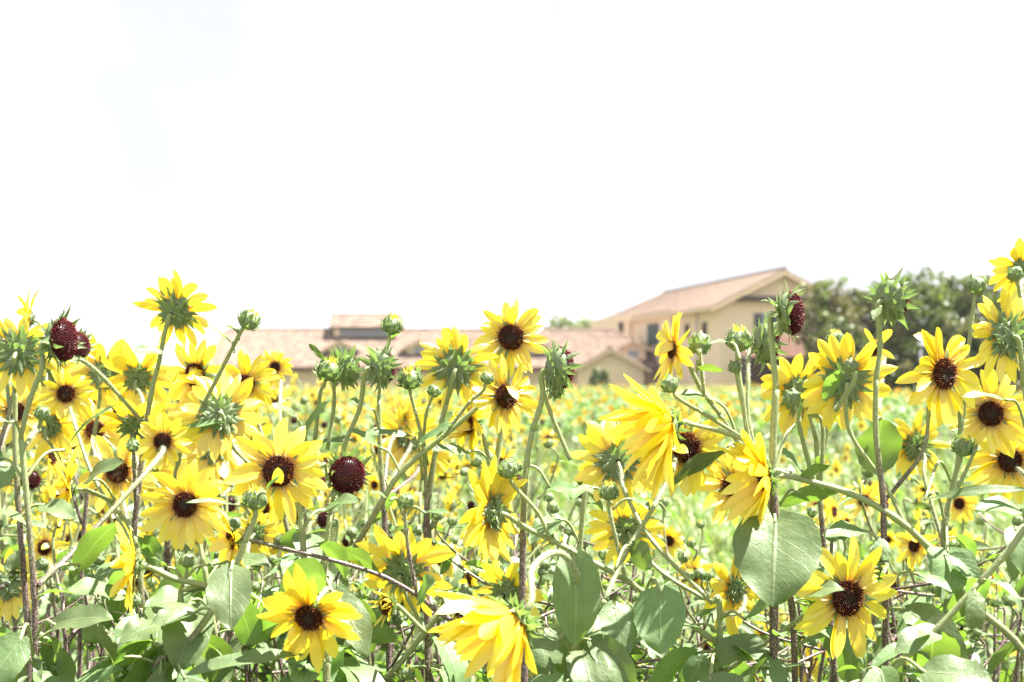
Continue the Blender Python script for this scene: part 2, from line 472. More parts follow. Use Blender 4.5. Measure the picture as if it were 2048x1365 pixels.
def bracts_mb(rng, Rd, spread=0.0, Lk=1.0, na=5, rings=3):
    """rings of sepals under the head; spread: elevation of the sepals (0 flat outwards, + towards the face)"""
    mb = MB()
    for ring in range(rings):
        n = 14 - ring
        for i in range(n):
            a = 2 * PI * (i + 0.5 * ring + rng.uniform(-0.25, 0.25)) / n
            ra = Vector((math.cos(a), math.sin(a), 0)); ta = Vector((-math.sin(a), math.cos(a), 0))
            r0 = Rd * (0.94 - 0.22 * ring); z0 = -Rd * (0.14 + 0.15 * ring)
            e = spread * (1 - 0.22 * ring) - 0.06 * ring + rng.gauss(0, 0.17)
            d = ra * math.cos(e) + Vector((0, 0, 1)) * math.sin(e)
            Lb = Rd * rng.uniform(0.62, 1.15) * Lk * (1 + 0.04 * ring)
            d = Quaternion((0, 0, 1), rng.gauss(0, 0.2)) @ d
            bract(mb, rng, ra * r0 * 0.9 + Vector((0, 0, z0)), d, ta, Lb, Rd * rng.uniform(0.20, 0.30), 0, rng.uniform(-0.6, 0.8), na)
    return mb

def receptacle_mb(Rd, neck, seg=14):
    mb = MB()
    prof = [(1.0, -0.04), (1.02, -0.18), (0.86, -0.38), (0.58, -0.52), (0.34, -0.60)]
    rows = [[(Vector((Rd * r * math.cos(2 * PI * k / seg), Rd * r * math.sin(2 * PI * k / seg), Rd * z)), (0, 0), (0, 0, 0)) for k in range(seg)] for r, z in prof]
    rows.append([(Vector((neck * math.cos(2 * PI * k / seg), neck * math.sin(2 * PI * k / seg), -Rd * 0.74)), (0, 0), (0, 0, 0)) for k in range(seg)])
    mb.grid(rows[::-1], close=True)
    return mb

def bud_mb(rng, r, openk=0.0, na=5):
    """closed bud: ball wrapped by sepals; axis +Z, origin at its base"""
    mb = MB(); seg = 12
    rows = [[(Vector((r * math.sin(th) * math.cos(2 * PI * k / seg), r * math.sin(th) * math.sin(2 * PI * k / seg), r * 0.95 - r * 0.95 * math.cos(th))), (0, 0), (1, 1, 1)) for k in range(seg)] for th in [0.25 + 2.7 * i / 7 for i in range(8)]]
    mb.grid(rows, close=True)
    for ring, (e0, cl, n, zz, rr) in enumerate(((0.25, -1.9, 9, 0.30, 0.72), (0.7, -1.9, 8, 0.55, 0.93), (1.0, -1.7, 7, 0.85, 1.0), (1.2, -1.5, 6, 1.2, 0.92))):
        for i in range(n):
            a = 2 * PI * (i + 0.5 * ring + rng.uniform(-0.2, 0.2)) / n
            ra = Vector((math.cos(a), math.sin(a), 0)); ta = Vector((-math.sin(a), math.cos(a), 0))
            e = e0 - openk * 0.6 + rng.gauss(0, 0.12)
            d = ra * math.cos(e) + Vector((0, 0, 1)) * math.sin(e)
            bract(mb, rng, ra * r * rr + Vector((0, 0, r * zz)), d, ta, r * rng.uniform(0.95, 1.35), r * rng.uniform(0.30, 0.42), 0, cl * (1 - openk) * rng.uniform(0.5, 1.05) + 0.0, na)
    if openk > 0:
        for i in range(14):
            a = rng.uniform(0, 2 * PI); ra = Vector((math.cos(a), math.sin(a), 0)); ta = Vector((-math.sin(a), math.cos(a), 0))
            f = len(mb.f)
            bract(mb, rng, ra * r * 0.35 + Vector((0, 0, r * 1.5)), ra * 0.35 + Vector((0, 0, 1)), ta, r * rng.uniform(0.6, 0.95), r * 0.16, 0, rng.uniform(-0.8, 0.3), na)
            for q in range(f, len(mb.f)): mb.m[q] = 1
    return mb

def leaf_blade(mb, rng, frames, W, heart=0.6, fold=0.25, wav=0.05, nc=6):
    """frames: list of (point, side, normal) along the midrib"""
    n = len(frames) - 1; ph = rng.uniform(0, 6); asym = rng.uniform(0.92, 1.08)
    Lb = (frames[-1][0] - frames[0][0]).length
    rows = []
    for i, (p, s, nn) in enumerate(frames):
        t = i / n
        pw = 0.38 + 0.5 * (1 - heart)
        w = (max(t, 0.0) ** pw) * max(0.0, 1 - t) ** (0.82) * 2.05 if t > 0 else 0.12
        w = min(w, 1.08) * W * 0.5
        ser = 1 + 0.035 * math.sin(i * 2.6 + ph)
        back = (frames[0][0] - frames[1][0]).normalized() if i < n / 2 else Vector((0, 0, 0))
        row = []
        for j in range(nc + 1):
            v = (j - nc / 2) / (nc / 2)
            ww = w * ser * (asym if v > 0 else 2 - asym)
            q = p + s * (v * ww) + nn * (abs(v) * ww * fold + wav * W * math.sin(t * 11 + ph + (2 if v > 0 else 0)) * v * v)
            q = q + back * (heart * 0.16 * Lb * abs(v) ** 1.5 * max(0.0, 1 - t * 2.6) ** 1.2)
            row.append((q, (t, v), (1, 1, 1)))
        rows.append(row)
    mb.grid(rows)

def leaf_mb(rng, Lb, W, pet, el=0.5, droop=-1.2, heart=0.6, fold=None, na=9, nc=6):
    """whole leaf from the stem outwards along +X, petiole included"""
    mb = MB()
    d = Vector((math.cos(el), 0, math.sin(el))); p = Vector((0, 0, 0)); pts = [p.copy()]
    for k in range(4):
        p = p + d * pet / 4; pts.append(p.copy()); d = Quaternion((0, 1, 0), -droop * 0.10) @ d
    mb.tube(pts, [0.0024 * (Lb / 0.12) ** 0.5] * 5, 5, 1, [0.2] * 5)
    fr = []; roll = rng.gauss(0, 0.25); yaw = rng.gauss(0, 0.12)
    d = Quaternion((0, 0, 1), yaw) @ d
    for k in range(na + 1):
        if k: p = p + d * Lb / na
        s = Vector((0, 0, 1)).cross(d)
        s = s.normalized() if s.length > 0.1 else Vector((0, 1, 0))
        nn = d.cross(s); s2 = s * math.cos(roll) + nn * math.sin(roll); n2 = d.cross(s2)
        fr.append((p.copy(), s2, n2))
        d = Quaternion(s, -droop / na * (1.3 - 0.6 * k / na)) @ d
    leaf_blade(mb, rng, fr, W, heart, rng.uniform(0.05, 0.45) if fold is None else fold, rng.uniform(0.01, 0.05), nc)
    return mb

rngL = random.Random(11)
LEAF_POOL = []
for i in range(12):
    Lb = 0.115
    ht = rngL.choice([0.9, 0.7, 0.6, 0.3])
    LEAF_POOL.append(leaf_mb(rngL, Lb, Lb * rngL.uniform(0.55, 0.85), rngL.uniform(0.03, 0.06), rngL.uniform(0.1, 0.8), rngL.uniform(-2.0, -0.7), ht).mesh('leaf', [M_LEAF, M_STEM]))
SMALL_POOL = []
for i in range(6):
    SMALL_POOL.append(leaf_mb(rngL, 0.05, 0.05 * rngL.uniform(0.3, 0.5), rngL.uniform(0.006, 0.015), rngL.uniform(0.1, 0.7), rngL.uniform(-1.3, -0.2), 0.2, na=7, nc=4).mesh('leaf', [M_LEAF, M_STEM]))
DISC_POOL = [disc_mb(random.Random(40 + i), 1.0, 210).mesh('disc', [M_DISC]) for i in range(4)]
DISC_LOW = [disc_mb(random.Random(50 + i), 1.0, 70).mesh('disc', [M_DISC]) for i in range(2)]
SEED_POOL = [disc_mb(random.Random(60 + i), 1.0, 430, 0.56, True).mesh('seed_disc', [M_DISC]) for i in range(3)]

def make_head(name, parent, C, nw, Rt, Rd, rng, cup=0.0, n=23, folds=0.004, low=False, seed=False, spread=None, shrivel=0.0, grav=1.0):
    """flower head with its disc, petals and sepals; C is the centre of the disc relative to parent"""
    B = basis(nw); q = B.to_quaternion()
    neck = min(0.004, Rd * 0.22)
    h = obj(name, receptacle_mb(Rd, neck).mesh(name, [M_BRACT]), parent, C, q)
    g = (B.transposed() @ Vector((0, 0, -1))) * grav * 0.55
    if seed:
        obj('seed_disc', rng.choice(SEED_POOL), h, scale=Rd * 0.98)
        obj('bracts', bracts_mb(rng, Rd * 1.04, 0.85 if spread is None else spread, 0.95, 5, 4).mesh('bracts', [M_BRACT]), h)
    else:
        obj('disc', rng.choice(DISC_LOW if low else DISC_POOL), h, scale=Rd)
        obj('petals', petals_mb(rng, Rt, Rd, n, cup, g, folds, *((5, 2) if low else (8, 4)), shrivel=shrivel).mesh('petals', [M_PETAL]), h)
        obj('bracts', bracts_mb(rng, Rd * (1.15 if not low else 1.1), (cup * 0.4 - 0.12) if spread is None else spread, 0.85, 3 if low else 5, 3 if low else 4).mesh('bracts', [M_BRACT]), h)
    return h

def hairs(mb, rng, pts, radii, per_m, zmin):
    for i in range(len(pts) - 1):
        a, b = pts[i], pts[i + 1]
        if a.z < zmin: continue
        t = b - a; ln = t.length
        if ln < 1e-6: continue
        tn = t / ln; x = tn.orthogonal().normalized(); y = tn.cross(x)
        for k in range(int(ln * per_m + rng.random())):
            f = rng.random(); an = rng.uniform(0, 2 * PI)
            o = x * math.cos(an) + y * math.sin(an)
            p = a + t * f + o * radii[i] * 0.9
            d = (o + tn * rng.uniform(-0.3, 0.5)).normalized() * rng.uniform(0.0018, 0.0044)
            s = d.cross(tn).normalized() * 0.00026
            ids = [mb.vert(p - s), mb.vert(p + s), mb.vert(p + d)]
            mb.face(ids, 1)

GROUND = lambda x, y: 0.0
HERO = []        # (px, py, radius px, depth) of every head, so that loose leaves keep clear of them

def stem_mesh(name, pts, r0, r1, base, rng, tone_fn, hair=0, sides=8):
    mb = MB()
    n = len(pts)
    rad = [(r0 + (r1 - r0) * i / (n - 1)) * rng.uniform(0.94, 1.07) * (1.16 if i % 7 == 0 and 0 < i < n - 8 else 1.0) for i in range(n)]
    tones = [tone_fn(p.z) for p in pts]
    loc = [p - base for p in pts]
    mb.tube(loc, rad, sides, 0, tones)
    if hair: hairs(mb, rng, loc, rad, hair, 0.72)
    return mb.mesh(name, [M_STEM, M_HAIR])

# ------------------------------------------------------------------ near plants, each traced as a branching stem in space
def near_plant(label, depth, stem, bits, seed, ttop=1.0, tone0=0.86, r0=0.0056, r1=0.0038, nleaf=9, group='sunflower plants in the near row', leaf_y=1060):
    rng = random.Random(seed)
    def W(p, d):
        return P(p[0], p[1], p[2] if len(p) > 2 else d)
    sp = [W(p, depth) for p in stem]
    low = sp[0]
    foot = Vector((low.x + rng.uniform(-0.03, 0.03), low.y + rng.uniform(-0.02, 0.03), 0.0))
    root = empty('sunflower_plant', foot)
    tag(root, label, 'sunflower plant', group)
    pts = catmull([foot, foot.lerp(low, 0.5) + Vector((rng.uniform(-.01, .01), 0, 0))] + sp, 7)
    ztop = ttop * max(p.z for p in pts)
    tf = lambda z: max(0.0, min(1.0, (ztop - z) / 0.23)) * tone0
    obj('stem', stem_mesh('stem', pts, r0, r1, foot, rng, tf, 2600), root)
    stem_pts = [p for p in pts if p.z > 0.2]
    for bit in bits:
        k = bit[0]
        if k in 'FSCB':
            _, px, py, rpx, nv, d, path = bit[:7]
            o = dict(bit[7]) if len(bit) > 7 else {}
            nw = Vector((nv[0], -nv[2], nv[1])).normalized()
            Cw = P(px, py, d); Rw = rpx * d / FPX * (1.06 if k == 'F' else 1.0)
            neck = {'F': 0.30, 'S': 1.0, 'C': 0.9, 'B': 0.6}[k] * Rw * 0.62
            Rd = Rw * o.pop('disc', 0.27) if k == 'F' else Rw
            att = Cw - nw * (Rd * 0.72 if k != 'B' else Rw * 0.9)
            lastp = W(path[-1], depth if len(path) < 2 else d) if path else sp[-1]
            if k == 'B': back = Cw - nw * (Rw * 0.9 + 0.012)
            else:
                dirb = (-nw + (lastp - att).normalized() * 0.85).normalized()
                back = att + dirb * max(0.012, min(0.045, 0.36 * (lastp - att).length))
            pw = []
            m = len(path)
            j = W(path[0], depth) if path else sp[-1]
            dj = path[0][2] if path and len(path[0]) > 2 else depth
            for i, p in enumerate(path):
                dd = dj + (d - dj) * i / m if len(p) < 3 else p[2]
                pw.append(P(p[0], p[1], dd))
            while len(pw) > 1 and ((pw[-1] - back).length < 0.022 or (pw[-1] - back).dot(nw) > 0.006 and (pw[-1] - back).length < 0.05): pw.pop()
            if path or (sp[-1] - back).length > 0.004:
                chain = (pw if path else [sp[-1]]) + [back, att]
                bp = catmull(chain, 7)
                obj('branch', stem_mesh('branch', bp, o.pop('br0', 0.0038) * 0.9, o.pop('br1', 0.0028) * 0.9, foot, rng, tf, 2600, 7), root)
            else:
                o.pop('br0', 0); o.pop('br1', 0)
            if k == 'F':
                make_head('flower_head', root, Cw - foot, nw, Rw, Rd, rng, **o)
            elif k == 'S':
                make_head('seed_head', root, Cw - foot, nw, Rw, Rd, rng, seed=True, **o)
            elif k == 'C':
                make_head('seed_head', root, Cw - foot, nw, Rw, Rd * 0.8, rng, seed=True, spread=0.25, **o)
            else:
                op = o.pop('open', 0.0)
                obj('bud', bud_mb(rng, Rw, op).mesh('bud', [M_BRACT, M_PETAL]), root, Cw - foot - nw * Rw * 0.95, basis(nw).to_quaternion())
            HERO.append((px, py, rpx, d))
        elif k == 'L':
            _, S, Bp, T, wpx, nv, d = bit[:7]
            o = dict(bit[7]) if len(bit) > 7 else {}
            Sw = W(S, depth); Bw = P(Bp[0], Bp[1], d); Tw = P(T[0], T[1], d + o.get('dd', -0.03))
            nw = Vector((nv[0], -nv[2], nv[1])).normalized()
            mb = MB()
            mid = Sw.lerp(Bw, 0.5) + Vector((0, 0, 0.2 * (Sw - Bw).length))
            if (Sw - Bw).length > 0.003:
                q = catmull([Sw, mid, Bw], 5); mb.tube([x - foot for x in q], [0.0022] * len(q), 6, 1, [o.get('ptone', 0.1)] * len(q))
            fr = []; ax = Tw - Bw; ln = ax.length; na = 12; sag = o.get('sag', 0.08)
            for i in range(na + 1):
                t = i / na
                p = Bw + ax * t + nw * (sag * ln * math.sin(PI * t)) - foot
                tg = (ax + nw * (sag * ln * PI * math.cos(PI * t))).normalized()
                s = tg.cross(nw).normalized() * -1; n2 = s.cross(tg).normalized() * -1
                if n2.dot(nw) < 0: n2 = -n2
                fr.append((p, s, n2))
            leaf_blade(mb, rng, fr, wpx * d / FPX, o.get('heart', 0.8), o.get('fold', 0.15), 0.05, 8)
            obj('leaf', mb.mesh('leaf', [M_LEAF, M_STEM]), root)
    return root, stem_pts, foot, rng, nleaf, leaf_y

PLANTS = []
def plant(*a, **k):
    k.setdefault('seed', 100 + len(PLANTS))
    PLANTS.append(near_plant(*a, **k))

def F(px, py, r, nv, d, path=(), **o): return ('F', px, py, r, nv, d, list(path), o)
def S(px, py, r, nv, d, path=(), **o): return ('S', px, py, r, nv, d, list(path), o)
def C(px, py, r, nv, d, path=(), **o): return ('C', px, py, r, nv, d, list(path), o)
def B(px, py, r, nv, d, path=(), **o): return ('B', px, py, r, nv, d, list(path), o)
def Lf(s, b, t, w, n, d, **o): return ('L', s, b, t, w, n, d, o)

# ---- left side
plant('tall plant at the left edge whose nodding maroon seed head faces right', 1.9,
      [(70, 1400), (70, 1300), (68, 1180), (52, 980), (42, 872)],
      [S(124, 680, 42, (0.93, 0.05, 0.22), 1.9, [(42, 872), (60, 800), (85, 735)], br0=0.0042, br1=0.0038),
       F(325, 884, 58, (0.04, -0.03, 1), 2.2, [(76, 1172), (165, 1085), (310, 925)], n=25, disc=0.277, br0=0.0048),
       B(85, 828, 15, (0.3, 0.9, 0.2), 1.97, [(45, 900), (65, 870)]),
       Lf((50, 960), (130, 900), (235, 810), 26, (-0.2, 0.8, 0.5), 1.95, heart=0.1, fold=0.35),
       Lf((44, 880), (20, 845), (-60, 840), 40, (0, 0.8, 0.5), 1.85, heart=0.2),
       Lf((72, 1180), (160, 1130), (235, 1045), 70, (-0.3, 0.5, -0.7), 1.95, heart=0.7),
       Lf((70, 1280), (110, 1250), (228, 1240), 80, (0.1, 0.75, 0.6), 1.85, heart=0.7, fold=0.2),
       Lf((68, 1320), (40, 1280), (-40, 1400), 110, (0.3, 0.8, 0.5), 1.75, heart=0.6),
       Lf((48, 965), (0, 915), (-70, 880), 60, (0, 0.7, 0.6), 1.9)])
plant('plant at the left edge showing a big green flower back on a pale straight stem', 2.1,
      [(60, 1400), (55, 1250), (36, 1000), (30, 880), (31, 780)],
      [F(38, 705, 84, (-0.10, 0.12, -0.95), 2.05, [(31, 780), (33, 735)], disc=0.353, cup=0.1, br0=0.0050, br1=0.0045),
       Lf((34, 960), (10, 930), (-30, 990), 70, (0.3, 0.6, 0.7), 2.05),
       Lf((40, 1040), (90, 1010), (150, 1040), 60, (0.1, 0.8, 0.5), 2.1)])
plant('plant behind the left edge stems with a sidelong yellow flower near the picture corner', 2.4,
      [(-30, 1400), (-20, 1000), (20, 820), (55, 690)],
      [F(58, 640, 62, (-0.88, 0.12, 0.3), 2.4, [(55, 690), (68, 660)], disc=0.202, cup=0.3),
       F(32, 823, 66, (0.25, 0.05, 1), 2.55, [(-10, 940), (10, 870)]),
       B(5, 660, 14, (0.1, 1, 0), 2.4, [(20, 820), (8, 720)]),
       F(18, 1170, 70, (-0.1, -0.25, -0.95), 2.3, [(-25, 1250), (0, 1190)], disc=0.302)])
plant('plant with a side-on yellow flower facing left above the left edge leaves', 2.2,
      [(278, 1400), (284, 1240), (272, 1090), (225, 1005)],
      [F(138, 978, 84, (-0.92, 0.08, 0.32), 2.15, [(225, 1005), (185, 985)], cup=0.35, disc=0.210, n=25),
       F(132, 788, 58, (0.30, 0.0, 0.95), 2.5, [(272, 1090, 2.35), (190, 960), (150, 850)], disc=0.277, n=22),
       F(235, 944, 88, (0.1, 0.25, 0.95), 2.5, [(272, 1090, 2.35), (250, 1020)], disc=0.235, n=22),
       Lf((230, 1000), (175, 960), (250, 925), 60, (0, 0.75, 0.6), 2.15),
       Lf((285, 1240), (240, 1190), (130, 1180), 80, (-0.2, 0.8, 0.4), 2.15)])
plant('plant whose thick pale neck carries a sidelong flower facing left below a round bud', 1.95,
      [(345, 1400), (352, 1290), (362, 1180)],
      [F(266, 1132, 94, (-0.94, 0.08, 0.28), 1.92, [(362, 1180), (410, 1172), (350, 1158), (310, 1140)], cup=0.35, disc=0.227, n=28, br0=0.0044, br1=0.0050),
       B(375, 1122, 15, (0.1, 1, 0.1), 1.95, [(362, 1180), (370, 1150)], br0=0.003, br1=0.0024),
       Lf((366, 1160), (335, 1135), (300, 1115), 30, (0, 0.9, 0.4), 1.95, heart=0.2),
       Lf((366, 1165), (420, 1130), (480, 1140), 40, (0.2, 0.9, 0.3), 1.95, heart=0.2),
       Lf((350, 1290), (310, 1250), (235, 1290), 80, (-0.1, 0.8, 0.5), 1.9)])
plant('plant with a broad open flower facing us left of the largest upright one', 2.1,
      [(448, 1400), (425, 1240), (408, 1130)],
      [F(370, 1010, 92, (-0.12, 0.12, 1), 2.1, [(408, 1130), (395, 1060)], disc=0.252, n=28, cup=0.12),
       F(512, 1066, 48, (0.1, 0.0, -1), 2.5, [(430, 1260, 2.3), (490, 1150)], disc=0.319),
       Lf((425, 1240), (380, 1200), (290, 1215), 90, (0, 0.85, 0.4), 2.05),
       Lf((415, 1160), (470, 1120), (540, 1135), 60, (0.1, 0.85, 0.4), 2.15)])
plant('plant with a knobbly green bud and long pointed bract in front of a large flower', 1.85,
      [(300, 1400), (360, 1310), (425, 1220), (470, 1135), (490, 1085)],
      [B(510, 1000, 22, (0.05, 1, 0.25), 1.85, [(490, 1085), (502, 1040)], open=0.12, br0=0.0042, br1=0.0036),
       Lf((500, 1030), (470, 1010), (370, 1006), 18, (0, 0.7, 0.7), 1.83, heart=0.0, dd=-0.04, fold=0.3),
       Lf((505, 1020), (530, 985), (562, 952), 16, (-0.4, 0.4, 0.8), 1.83, heart=0.0, fold=0.3),
       Lf((470, 1135), (462, 1142), (462, 1262), 96, (0.05, 0.3, 0.95), 1.80, heart=0.95, fold=0.12, dd=-0.05),
       Lf((425, 1220), (385, 1230), (300, 1250), 70, (-0.1, 0.85, 0.5), 1.85)], r0=0.0058)
plant('plant with the largest upright flower on the left, dark oval disc facing us', 1.97,
      [(640, 1400), (624, 1270), (612, 1183), (603, 1045), (590, 985)],
      [F(557, 943, 106, (0.30, 0.02, 0.95), 1.95, [(590, 985), (580, 965)], disc=0.277, n=24, folds=0.03),
       Lf((606, 1060), (650, 1020), (720, 1000), 60, (0.1, 0.8, 0.5), 2.0)], tone0=1.0)
plant('plant with a flower facing us in front of the low roof beside a round bud', 2.4,
      [(610, 1400), (595, 1166), (571, 1043), (540, 930)],
      [F(492, 768, 66, (0.10, -0.02, 1), 2.4, [(540, 930), (510, 830)], disc=0.252, n=21),
       F(440, 832, 96, (-0.12, -0.25, -0.9), 2.3, [(540, 960, 2.35), (470, 900), (462, 855)], disc=0.302, n=28, cup=0.1),
       F(550, 735, 40, (-0.3, 0.05, 0.95), 3.0, [(560, 980, 2.8), (560, 800)], disc=0.252)], tone0=1.0)
plant('plant with a thin stem leaning right to a round green bud before the roof end', 2.3,
      [(330, 1400), (335, 1100), (355, 930), (380, 860)],
      [B(497, 642, 20, (0.55, 0.8, 0.1), 2.25, [(380, 860), (438, 750), (478, 680)], open=0.15, br0=0.0038, br1=0.0034),
       F(390, 750, 84, (-0.45, -0.02, 0.88), 2.4, [(380, 860, 2.4), (400, 800)], disc=0.260, folds=0.25, n=21),
       Lf((468, 705), (466, 690), (420, 652), 15, (-0.4, 0.7, 0.5), 2.25, heart=0.0, fold=0.4),
       Lf((478, 680), (474, 664), (450, 652), 12, (-0.3, 0.7, 0.5), 2.25, heart=0.0, fold=0.4)])
plant('plant with the drooping yellow flower seen from behind, highest on the left', 2.25,
      [(262, 1400), (262, 1150), (280, 950), (300, 800), (318, 725)],
      [F(354, 622, 86, (0.30, 0.38, -0.85), 2.25, [(318, 725), (338, 655)], disc=0.319, n=19, cup=0.15, spread=0.35, br0=0.0040, br1=0.0036),
       F(272, 848, 84, (0.05, 0.75, -0.6), 2.35, [(280, 950), (268, 900)], disc=0.286, cup=0.3, n=21),
       F(278, 755, 80, (0.1, 0.3, -0.95), 2.6, [(290, 870, 2.5), (285, 800)], disc=0.252, n=21),
       S(158, 690, 26, (0.8, 0.3, 0.4), 2.05, [(290, 850), (210, 760), (170, 725)]),
       B(266, 893, 12, (0.1, 0.6, 0.6), 2.15, [(272, 1000), (268, 930)]),
       Lf((316, 740), (322, 705), (262, 705), 36, (0.0, 0.6, 0.75), 2.2, heart=0.4, fold=0.3),
       Lf((275, 960), (340, 870), (450, 845), 40, (0, 0.8, 0.5), 2.3, heart=0.1)])
plant('plant crowded behind the left edge with yellow flowers turned away', 2.75,
      [(160, 1400), (165, 1100), (185, 900), (200, 800)],
      [F(208, 748, 78, (0.1, 0.15, -1), 2.75, [(200, 800), (205, 775)], disc=0.269),
       F(95, 745, 70, (-0.2, 0.2, -0.95), 2.9, [(165, 1000, 2.8), (110, 830)], disc=0.269),
       F(100, 850, 75, (0.1, 0.2, -0.9), 2.8, [(165, 1050, 2.8), (120, 920)], disc=0.252),
       F(190, 860, 70, (0.2, 0.3, 0.9), 2.9, [(185, 960, 2.8), (190, 900)], disc=0.252)])
plant('plant crowded between the left flowers with half-hidden blooms pointing down', 2.7,
      [(470, 1400), (455, 1150), (440, 1000), (420, 950)],
      [F(430, 900, 80, (-0.1, -0.4, -0.9), 2.7, [(420, 950), (425, 925)], disc=0.252),
       F(385, 830, 70, (-0.3, 0.1, 0.9), 2.7, [(440, 1000), (400, 900)], disc=0.252),
       F(500, 900, 70, (0.2, 0.2, -0.95), 2.8, [(440, 1000), (480, 950)], disc=0.252),
       F(300, 950, 62, (-0.2, 0.1, -0.95), 2.8, [(440, 1050), (350, 1000)], disc=0.252)])
plant('plant with a large yellow flower tilted downward at the bottom left, beside a hanging leaf', 1.85,
      [(652, 1400), (655, 1320), (660, 1240), (664, 1190)],
      [F(618, 1236, 112, (-0.12, -0.38, 0.92), 1.78, [(664, 1190), (655, 1178), (640, 1185)], disc=0.235, n=22, folds=0.05, cup=0.12),
       Lf((664, 1195), (676, 1195), (735, 1315), 84, (0.3, 0.4, 0.85), 1.82, heart=0.8, fold=0.2),
       Lf((654, 1330), (600, 1310), (370, 1350), 60, (0.0, 0.8, 0.6), 1.8, heart=0.1)], tone0=1.0)
plant('plant with the lone round maroon seed head on a pale straight stem', 2.1,
      [(632, 1400), (640, 1260), (648, 1140), (660, 1030)],
      [S(694, 950, 37, (0.45, 0.02, 0.88), 2.05, [(660, 1030), (668, 985)], br0=0.0040, br1=0.0036),
       C(765, 735, 42, (0.75, 0.05, -0.65), 2.15, [(645, 1180, 2.2), (672, 980), (690, 890), (720, 815), (745, 762)], br0=0.0040, br1=0.0042),
       Lf((655, 960), (645, 930), (600, 925), 40, (0, 0.8, 0.5), 2.05, heart=0.3),
       Lf((650, 1120), (690, 1105), (760, 1150), 60, (0.2, 0.5, -0.8), 2.1, heart=0.6)])
plant('plant with two ragged green seed heads before the dormer nearest the cupola', 2.3,
      [(640, 1400), (610, 1100), (612, 940), (630, 880)],
      [C(692, 737, 38, (0.5, 0.15, -0.85), 2.3, [(655, 900, 2.3), (668, 810), (680, 765)]),
       B(657, 742, 22, (0.3, 0.8, 0.4), 2.25, [(630, 880), (640, 790)], open=0.3),
       Lf((640, 760), (650, 722), (617, 688), 20, (-0.3, 0.5, 0.8), 2.25, heart=0.0),
       Lf((612, 900), (610, 865), (662, 800), 34, (-0.5, 0.5, 0.7), 2.25, heart=0.4),
       Lf((614, 930), (590, 830), (540, 810), 30, (0, 0.7, 0.6), 2.3)])
plant('plant with a small knobbly bud standing before the cupola on the low roof', 2.35,
      [(780, 1400), (772, 1100), (760, 900), (758, 800)],
      [B(784, 653, 19, (0.2, 0.9, 0.3), 2.3, [(758, 800), (763, 745), (774, 690)], open=0.15, br0=0.0036, br1=0.0028),
       Lf((776, 685), (785, 676), (800, 668), 22, (0.2, 0.6, 0.7), 2.28, heart=0.5),
       F(815, 875, 74, (-0.4, 0.1, -0.9), 2.9, [(765, 1000, 2.7), (800, 930)], disc=0.252),
       F(800, 835, 55, (-0.5, 0.3, 0.75), 2.9, [(765, 1000, 2.7), (780, 890)], disc=0.218),
       F(850, 905, 60, (0.2, 0.1, -0.95), 3.0, [(765, 1000, 2.7), (830, 950)], disc=0.252),
       Lf((757, 850), (740, 820), (700, 800), 36, (-0.1, 0.7, 0.6), 2.3)])
# ---- centre
plant('plant with a long dark slanting stem and a half-turned flower at the middle', 2.15,
      [(640, 1400), (640, 1260), (657, 1193), (760, 1010), (807, 940), (890, 870), (967, 805)],
      [F(1012, 793, 80, (0.52, 0.0, 0.85), 2.15, [(967, 805), (990, 797)], disc=0.286, n=22),
       B(974, 757, 13, (0.3, 0.9, 0.2), 2.1, [(890, 870), (935, 810)], br0=0.0028, br1=0.0024),
       Lf((800, 945), (760, 895), (700, 860), 40, (-0.2, 0.7, 0.6), 2.15, heart=0.3)], tone0=1.0, ttop=0.93, r1=0.0036, nleaf=4)
plant('plant with the tallest central flower, orange-dotted dark disc facing us', 2.3,
      [(1010, 1400), (1000, 1120), (990, 960), (1003, 860), (1015, 760)],
      [F(1022, 675, 77, (0.18, 0.02, 1), 2.3, [(1015, 760), (1020, 710)], disc=0.311, n=24),
       F(938, 848, 86, (-0.88, 0.0, 0.38), 2.3, [(990, 960), (970, 890)], disc=0.218, n=21, folds=0.2, cup=0.15),
       F(1002, 925, 38, (-0.4, 0.1, 0.8), 2.4, [(990, 975), (998, 950)], disc=0.202, n=9),
       Lf((990, 940), (930, 905), (862, 900), 40, (-0.2, 0.7, 0.6), 2.25)], tone0=0.25)
plant('plant with a flower seen from behind on a pale neck left of the central one', 2.25,
      [(858, 1400), (853, 1050), (862, 960), (880, 860), (893, 808)],
      [F(912, 735, 84, (0.02, 0.12, -1), 2.25, [(893, 808), (904, 760)], disc=0.336, n=25, br0=0.0044, br1=0.0040),
       B(820, 760, 21, (0.0, 0.8, 0.5), 2.2, [(853, 1000), (846, 890), (832, 800)], open=0.25, br0=0.0034, br1=0.0028),
       B(868, 783, 13, (0.3, 0.8, 0.3), 2.2, [(846, 890), (852, 830)], br0=0.0028, br1=0.0022),
       Lf((855, 930), (840, 890), (905, 850), 50, (0.1, 0.8, 0.5), 2.15),
       Lf((845, 960), (830, 875), (720, 870), 34, (0, 0.75, 0.6), 2.2, heart=0.0)])
